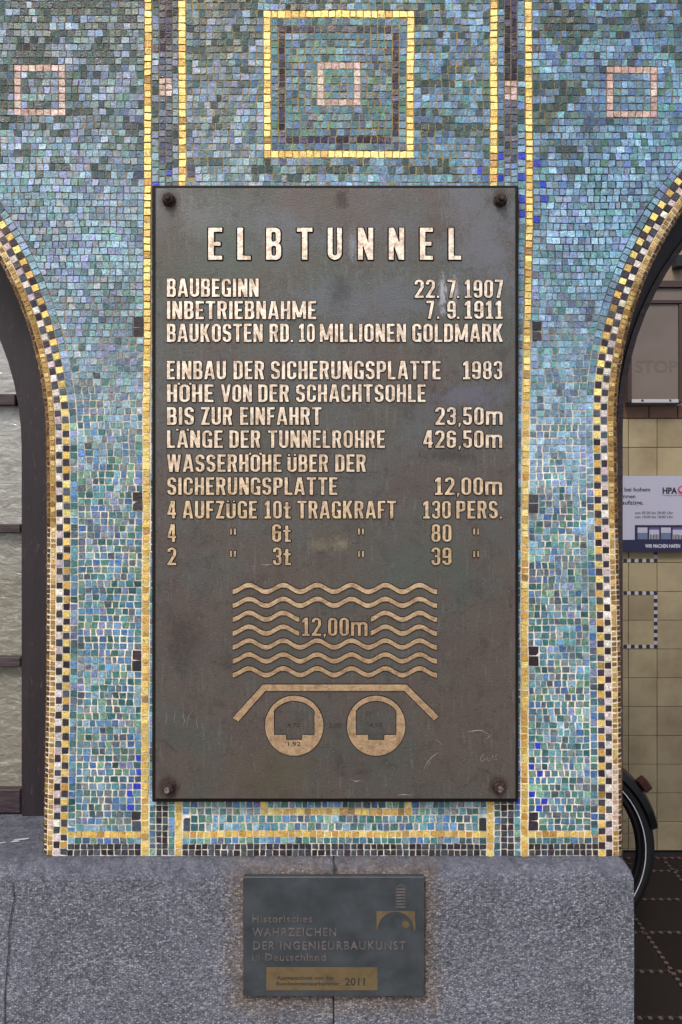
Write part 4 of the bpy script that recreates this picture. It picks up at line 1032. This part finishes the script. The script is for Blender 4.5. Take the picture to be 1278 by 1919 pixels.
for (z0, z1) in levels:
    for sgn in (-1, 1):
        n = 14; V = []
        pts_ = []
        for i in range(n + 1):
            z = z0 + (z1 - z0) * i / n; pts_.append((WX + sgn * (half(z) - .001), z))
        V = [(WX + sgn * .012, WY + .028, z0)] + [(p[0], WY + .028, p[1]) for p in pts_] + [(WX + sgn * .012, WY + .028, z1)]
        nn = len(V); V += [(p[0], WY + .033, p[2]) for p in V]
        Fc = [tuple(range(nn)), tuple(reversed(range(nn, 2 * nn)))] + [(i, (i + 1) % nn, nn + (i + 1) % nn, nn + i) for i in range(nn)]
        if sgn < 0: Fc = [tuple(reversed(q)) for q in Fc]
        mesh('pane', V, Fc, MAT_PANE, window)
bx_ = box('room_backing', WX - .9, WX + .60, .36, .38, .0, 3.2, MAT_SCREED, window)
bx_.name = 'blind_back'

# ------------------------------------------------------------------ arched door frame on the right
DX, DZ, DR = (RC - CX) / 1000, EYE + (HY - RS) / 1000, .627
door = thing('arched_door_frame', 'dark painted arched door frame lining the right doorway beside the gold bullnose', 'door frame', (DX, WY, 0))
v, f = arch_ring(DX, DZ, DR + .012, RR_ / 1000 - .046, WY, WY + .05, .0); mesh('frame', v, f, MAT_FRAME, door)
v, f = arch_ring(DX, DZ, DR, DR + .0118, WY - .008, WY + .03, .0); mesh('stop_bead', v, f, MAT_RAIL, door)

# ------------------------------------------------------------------ passage behind: floor, tiled wall
BY = 1.78
floor = mesh('floor', [(-2.4, .05, -.006), (3.4, .05, -.006), (3.4, BY + .3, -.006), (-2.4, BY + .3, -.006)], [(0, 1, 2, 3)], MAT_SCREED, kind='structure')
gx, gy = .27, .2205; x0, y0 = 1.0, .727
for i in range(-4, 6):
    for j in range(-2, 5):
        xa, xb = x0 + i * gx + .008, x0 + (i + 1) * gx - .008; ya, yb = y0 + j * gy + .008, y0 + (j + 1) * gy - .008
        if j == 4: yb = BY - .07
        if ya > BY or xb > 2.4: continue
        box('floor_tile', xa, xb, ya, yb, -.006, 0 - U(0, .0008), MAT_FLOOR, floor, b=.0012)
CH = []
def chip_line(p, q, cols, wd=.0125, z=0.0):
    L = math.hypot(q[0] - p[0], q[1] - p[1]); n = int(L / .0143); ux, uy = (q[0] - p[0]) / L, (q[1] - p[1]) / L
    for i in range(n):
        a = (p[0] + ux * (i * .0143 + .0012), p[1] + uy * (i * .0143 + .0012)); l = .0120
        q4 = [(a[0] - uy * wd / 2, a[1] + ux * wd / 2), (a[0] + ux * l - uy * wd / 2, a[1] + uy * l + ux * wd / 2), (a[0] + ux * l + uy * wd / 2, a[1] + uy * l - ux * wd / 2), (a[0] + uy * wd / 2, a[1] - ux * wd / 2)]
        CH.append((q4, cols[i % 2]))
pk = lambda: rgba(jit((150, 118, 112), .1)); dk = rgba((26, 21, 21))
for j in range(-2, 5): chip_line((-.1, y0 + j * gy), (2.4, y0 + j * gy), [rgba((88, 72, 68)), dk])
chip_line((-.1, BY - .06), (2.4, BY - .06), [rgba((104, 66, 64)), dk])
for i in range(-3, 6): chip_line((x0 + i * gx, .3), (x0 + i * gx, BY - .07), [rgba((92, 76, 70)), dk])
V, Fc, Cc = [], [], []
for q4, c in CH:
    o = len(V); V += [(p[0], p[1], -.0058) for p in q4] + [(p[0], p[1], .0004) for p in q4]
    Fc += [(o + 4, o + 7, o + 6, o + 5)] + [(o + k, o + (k + 1) % 4, o + 4 + (k + 1) % 4, o + 4 + k) for k in range(4)]; Cc += [c] * 8
mesh('floor_chips', V, Fc, MAT_CHIP, floor, cols=Cc, kind='stuff')

bw = thing('tiled_wall', 'passage wall of cream square tiles with a brown border, seen through the doorway', 'wall', (1.1, BY, 0))
KB = 3.33 / 1550
box('wall_body', -2.4, 3.4, BY + .006, BY + .25, 0, 3.6, MAT_TJ, bw)
jx = (1177.8 - CX) * KB; pw = 53.6 * KB; ph = 54.0 * KB; zt = EYE + (HY - 784.5) * KB
for i in range(-7, 12):
    for j in range(15):
        xa, xb = jx + i * pw + .0011, jx + (i + 1) * pw - .0011; zb, za = zt - j * ph - .0011, zt - (j + 1) * ph + .0011
        if za < .003: za = .003
        yy = BY + U(-.0006, .0006)
        box('wall_tile', xa, xb, yy, BY + .0065, za, zb, MAT_CREAM, bw, b=.0010)
zb0, zb1 = zt + .002, EYE + (HY - 761) * KB; jb = (1216 - CX) * KB
for i in range(-7, 12): box('border_tile', jb + i * pw + .001, jb + (i + 1) * pw - .001, BY - .002, BY + .0065, zb0, zb1, MAT_BROWN, bw, b=.0015)
box('plaster', -2.4, 3.4, BY + .001, BY + .0062, zb1 + .001, 3.6, MAT_PLASTER, bw)
# black and white chips laid as squares in the tiling
V, Fc, Cc = [], [], []
def wchip(px_, py_, i):
    x_, z_ = (px_ - CX) * KB, EYE + (HY - py_) * KB; h = 3.55 * KB - .0006
    v, f = box_vf(x_ - h, x_ + h, BY - .0014, BY + .003, z_ - h, z_ + h); o = len(V); V.extend(v); Fc.extend([tuple(a + o for a in q) for q in f])
    Cc.extend([rgba((40, 38, 44)) if i % 2 == 0 else rgba((178, 172, 182))] * 8)
for yy in (1050.5, 1111.5, 1211.5):
    for i in range(16): wchip(1228.5 - 7.15 * i, yy, i)
for i in range(1, 14): wchip(1228.5, 1111.5 + 7.15 * i, i) if 1111.5 + 7.15 * i < 1206 else None
for i in range(1, 3): wchip(1228.5, 1050.5 - 7.15 * i, i)
mesh('checker_chips', V, Fc, MAT_CHIP, bw, cols=Cc, kind='stuff')

# information sign
SY = BY - .022
sign = thing('information_sign', 'white information sign with navy band reading WIR MACHEN HAFEN on the tiled wall', 'sign', tuple(at(1230, 1034, SY)))
def srect(name, x0, x1, y0, y1, mat, lift=0.0, parent=sign, ybase=None, thick=.002, b=0.0):
    yb = SY if ybase is None else ybase
    a_, b_ = at(x0, y1, yb), at(x1, y0, yb); return box(name, a_[0], b_[0], yb - lift - .0006, yb - lift + thick, a_[2], b_[2], mat, parent, b=b)
srect('panel', 1090, 1345, 891.6, 1034, MAT_SIGN, thick=.018)
srect('navy_band', 1090, 1345, 1011.5, 1034, MAT_NAVY, .0012)
srect('navy_frame', 1189.5, 1345, 984, 1012, MAT_NAVY, .0009)
for i in range(6):
    xa = 1194.5 + i * 21.9
    if i % 2 == 0: srect('carriage_window', xa, xa + 18.5, 988.5, 998.5, MAT_SIGN, .0014); srect('carriage_window', xa, xa + 18.5, 998.7, 1010.5, MAT_BLUEGREY, .0014)
    else:
        srect('carriage_window', xa, xa + 18.5, 988.5, 992.5, MAT_VIOLET, .0014); srect('carriage_window', xa, xa + 18.5, 992.7, 1010.5, MAT_SIGN, .0014)
        for k in range(6): srect('passenger_figure', xa + 1.5 + k * 2.8, xa + 3 + k * 2.8, 1003 - 2.5 * hsh(k, i), 1010.4, MAT_TEXT, .0018)
TY = SY - .0006
text('print', 'ie bei hohem', 1159, 1218.5, 913, 921, TY, MAT_TEXT, sign, .0004, .02)
text('print', 'ommen', 1159, 1190.5, 926, 933.5, TY, MAT_TEXT, sign, .0004, .02)
text('print', 'naufzüge.', 1159, 1205.8, 937.5, 945.5, TY, MAT_TEXT, sign, .0004, .02)
text('print', 'von 05:30 bis 20:00 Uhr', 1189.5, 1261.5, 958.3, 963.6, TY, MAT_TEXT, sign, .0004, .012)
text('print', 'von 10:00 bis 18:00 Uhr', 1189.5, 1261.5, 966, 971.2, TY, MAT_TEXT, sign, .0004, .012)
text('logo', 'HPA', 1241.5, 1269, 913.5, 925, TY, MAT_TEXT, sign, .0004, .045)
text('print', 'Hamburg Port Authority', 1241.5, 1290, 927, 929.6, TY, MAT_TEXT, sign, .0004)
cc_ = [(1278 + 8 * math.cos(t), 918.5 + 8 * math.sin(t)) for t in [2 * math.pi * i / 20 for i in range(20)]]
shape('emblem', [cc_, list(reversed([(1277 + 4 * math.cos(t), 917 + 4 * math.sin(t)) for t in [2 * math.pi * i / 14 for i in range(14)]]))], .0005, .1, [MAT_RED, MAT_RED], sign, TY)
text('print', 'WIR MACHEN HAFEN', 1209, 1274.5, 1019.5, 1026.5, SY - .0018, MAT_WTEXT, sign, .0004, .015)

# notice case high on the wall
NY = BY - .05
case = thing('notice_case', 'brown notice case with a faded STOP poster above the brown tile border', 'notice case', tuple(at(1230, 756, NY)))
nb = lambda name, x0, x1, y0, y1, mat, lift=0.0, thick=.045, b=.0015: srect(name, x0, x1, y0, y1, mat, lift, case, NY, thick, b)
nb('poster', 1184, 1272, 569, 748, MAT_POSTER, -.006, .03, 0)
nb('side_bar', 1176.5, 1183.8, 569, 755, MAT_CASE); nb('side_bar', 1272.2, 1279, 569, 755, MAT_CASE)
nb('sill_rail', 1184, 1272, 748.3, 755, MAT_ALU)
nb('top_rail', 1150, 1300, 563.5, 568.8, MAT_CASE, .003); nb('header_board', 1150, 1300, 540, 563.2, MAT_POSTER); nb('cornice', 1150, 1300, 527, 539.7, MAT_CASE, .012)
text('faded_print', 'STOP', 1190, 1270, 674, 697, NY + .0050, MAT_GHOST, case, .0004, .02)
for x_ in (1181, 1204, 1256): shape('screw', [[(x_ + 2 * math.cos(t), 750.5 + 2 * math.sin(t)) for t in [2 * math.pi * i / 10 for i in range(10)]]], .002, .3, [MAT_CASE, MAT_CASE], case, NY - .0006)
lamp = thing('junction_box', 'small black box mounted on the passage wall under the door arch', 'junction box', tuple(at(1276, 500, BY - .04)))
srect('housing', 1266, 1286, 477, 500, MAT_BLACK, 0, lamp, BY - .04, .041, .003); srect('cable_gland', 1272, 1278, 500, 503, MAT_BLACK, 0, lamp, BY - .03, .01, .001)

# ------------------------------------------------------------------ bicycle standing behind the pier
WYB = 1.075; wr = .315; wxc = (1040 - CX) * 2.625 / 1550
bike = thing('bicycle', 'black bicycle behind the mosaic pier, only its rear wheel and mudguard showing', 'bicycle', (wxc, WYB, 0))
def circle(cx_, cz_, r, y=WYB, a0=0, a1=2 * math.pi, n=72, closed=True):
    m = n if closed else n + 1
    return [(cx_ + r * math.cos(a0 + (a1 - a0) * i / n), y, cz_ + r * math.sin(a0 + (a1 - a0) * i / n)) for i in range(m)]
def wheel(cx_):
    ty = tube('wheel', circle(cx_, wr, wr - .022), .022, MAT_RUBBER, bike, 10, True)
    tube('rim', circle(cx_, wr, wr - .048), .012, MAT_BLACK, ty, 8, True)
    tube('reflective_ring', circle(cx_, wr, wr - .034, WYB - .0205), .0017, MAT_REFLEX, ty, 5, True)
    tube('hub', [(cx_, WYB - .035, wr), (cx_, WYB + .035, wr)], .02, MAT_CHROME, ty, 12)
    sp = []
    for i in range(32):
        t = 2 * math.pi * i / 32; t2 = t + (.35 if i % 2 else -.35); yy = WYB + (.028 if i % 4 < 2 else -.028)
        sp.append(tube_vf([(cx_ + .02 * math.cos(t2), yy, wr + .02 * math.sin(t2)), (cx_ + (wr - .05) * math.cos(t), WYB, wr + (wr - .05) * math.sin(t))], .0011, 4))
    v, f = join(sp); mesh('spokes', v, f, MAT_CHROME, ty)
wheel(wxc); wheel(wxc - 1.05)
def fender(cx_, a0, a1):
    V, Fc = [], []; n = 40; prof = [(-.034, -.020), (-.028, .0), (0, .009), (.028, .0), (.034, -.020)]
    for i in range(n + 1):
        t = a0 + (a1 - a0) * i / n
        k = 1 if i > 3 else .75 + .08 * i
        for (dy, dr) in prof:
            r = wr + .012 + dr; V.append((cx_ + r * math.cos(t), WYB + dy * k, wr + r * math.sin(t)))
        for (dy, dr) in reversed(prof):
            r = wr + .012 + dr - .0022; V.append((cx_ + r * math.cos(t), WYB + dy * k * .96, wr + r * math.sin(t)))
    m = 10
    for i in range(n):
        for k in range(m): Fc.append((i * m + k, i * m + (k + 1) % m, (i + 1) * m + (k + 1) % m, (i + 1) * m + k))
    Fc.append(tuple(range(m))); Fc.append(tuple(reversed(range(n * m, n * m + m))))
    return mesh('mudguard', V, Fc, MAT_BLACK, bike, smooth=False)
fender(wxc, math.radians(13), math.radians(150)); fender(wxc - 1.05, math.radians(25), math.radians(175))
ta = math.radians(36)
V, Fc = box_vf(-.014, .014, -.02, .02, -.02, .02, .004)
bl = Vector((wxc + (wr + .034) * math.cos(ta), WYB, wr + (wr + .034) * math.sin(ta)))
rot = lambda p: Vector((p[0] * math.cos(ta) - p[2] * math.sin(ta), p[1], p[0] * math.sin(ta) + p[2] * math.cos(ta)))
mesh('rear_light', [rot(p) + bl for p in V], Fc, MAT_LENS, bike)
hb = (wxc, WYB, wr); bb = (wxc - .44, WYB, .28); st = (wxc - .30, WYB, .80); hd = (wxc - .86, WYB, .86); hd2 = (wxc - .90, WYB, .68); fh = (wxc - 1.05, WYB, wr)
v, f = join([tube_vf([p, q], r) for p, q, r in ((bb, st, .016), (bb, hd2, .018), (st, hd, .015), (hd, hd2, .02))]); mesh('frame', v, f, MAT_BLACK, bike, smooth=True)
v, f = join([tube_vf([(bb[0], WYB + s_ * .02, bb[2]), (wxc - .05, WYB + s_ * .045, wr), (wxc, WYB + s_ * .045, wr)], .009) for s_ in (-1, 1)] + [tube_vf([(wxc, WYB + s_ * .045, wr), (st[0], WYB + s_ * .02, st[2] - .05)], .008) for s_ in (-1, 1)]); mesh('rear_stays', v, f, MAT_BLACK, bike, smooth=True)
v, f = join([tube_vf([(hd2[0], WYB, hd2[2]), (hd2[0] - .02, WYB + s_ * .045, .64), (fh[0], WYB + s_ * .045, wr)], .01) for s_ in (-1, 1)]); mesh('fork', v, f, MAT_BLACK, bike, smooth=True)
tube('seat_post', [st, (wxc - .28, WYB, .92)], .012, MAT_CHROME, bike)
tube('saddle', [(wxc - .15, WYB, .95), (wxc - .2, WYB, .955), (wxc - .28, WYB, .945), (wxc - .36, WYB, .94), (wxc - .42, WYB, .945)], [.03, .06, .045, .025, .012], MAT_RUBBER, bike, 10)
tube('handlebar', [(wxc - .72, WYB - .28, .98), (wxc - .80, WYB - .22, 1.0), (hd[0] - .01, WYB - .05, 1.0), (hd[0] - .01, WYB + .05, 1.0), (wxc - .80, WYB + .22, 1.0), (wxc - .72, WYB + .28, .98)], .011, MAT_CHROME, bike)
tube('stem', [hd, (hd[0] - .01, WYB, 1.0)], .013, MAT_CHROME, bike)
tube('chain_ring', circle(bb[0], bb[2], .08, WYB - .05, n=32), .005, MAT_CHROME, bike, 6, True)
for s_ in (-1, 1): tube('crank', [(bb[0], WYB + s_ * .06, bb[2]), (bb[0] + s_ * .12, WYB + s_ * .07, bb[2] - s_ * .11), (bb[0] + s_ * .12, WYB + s_ * .14, bb[2] - s_ * .11)], .009, MAT_CHROME, bike)
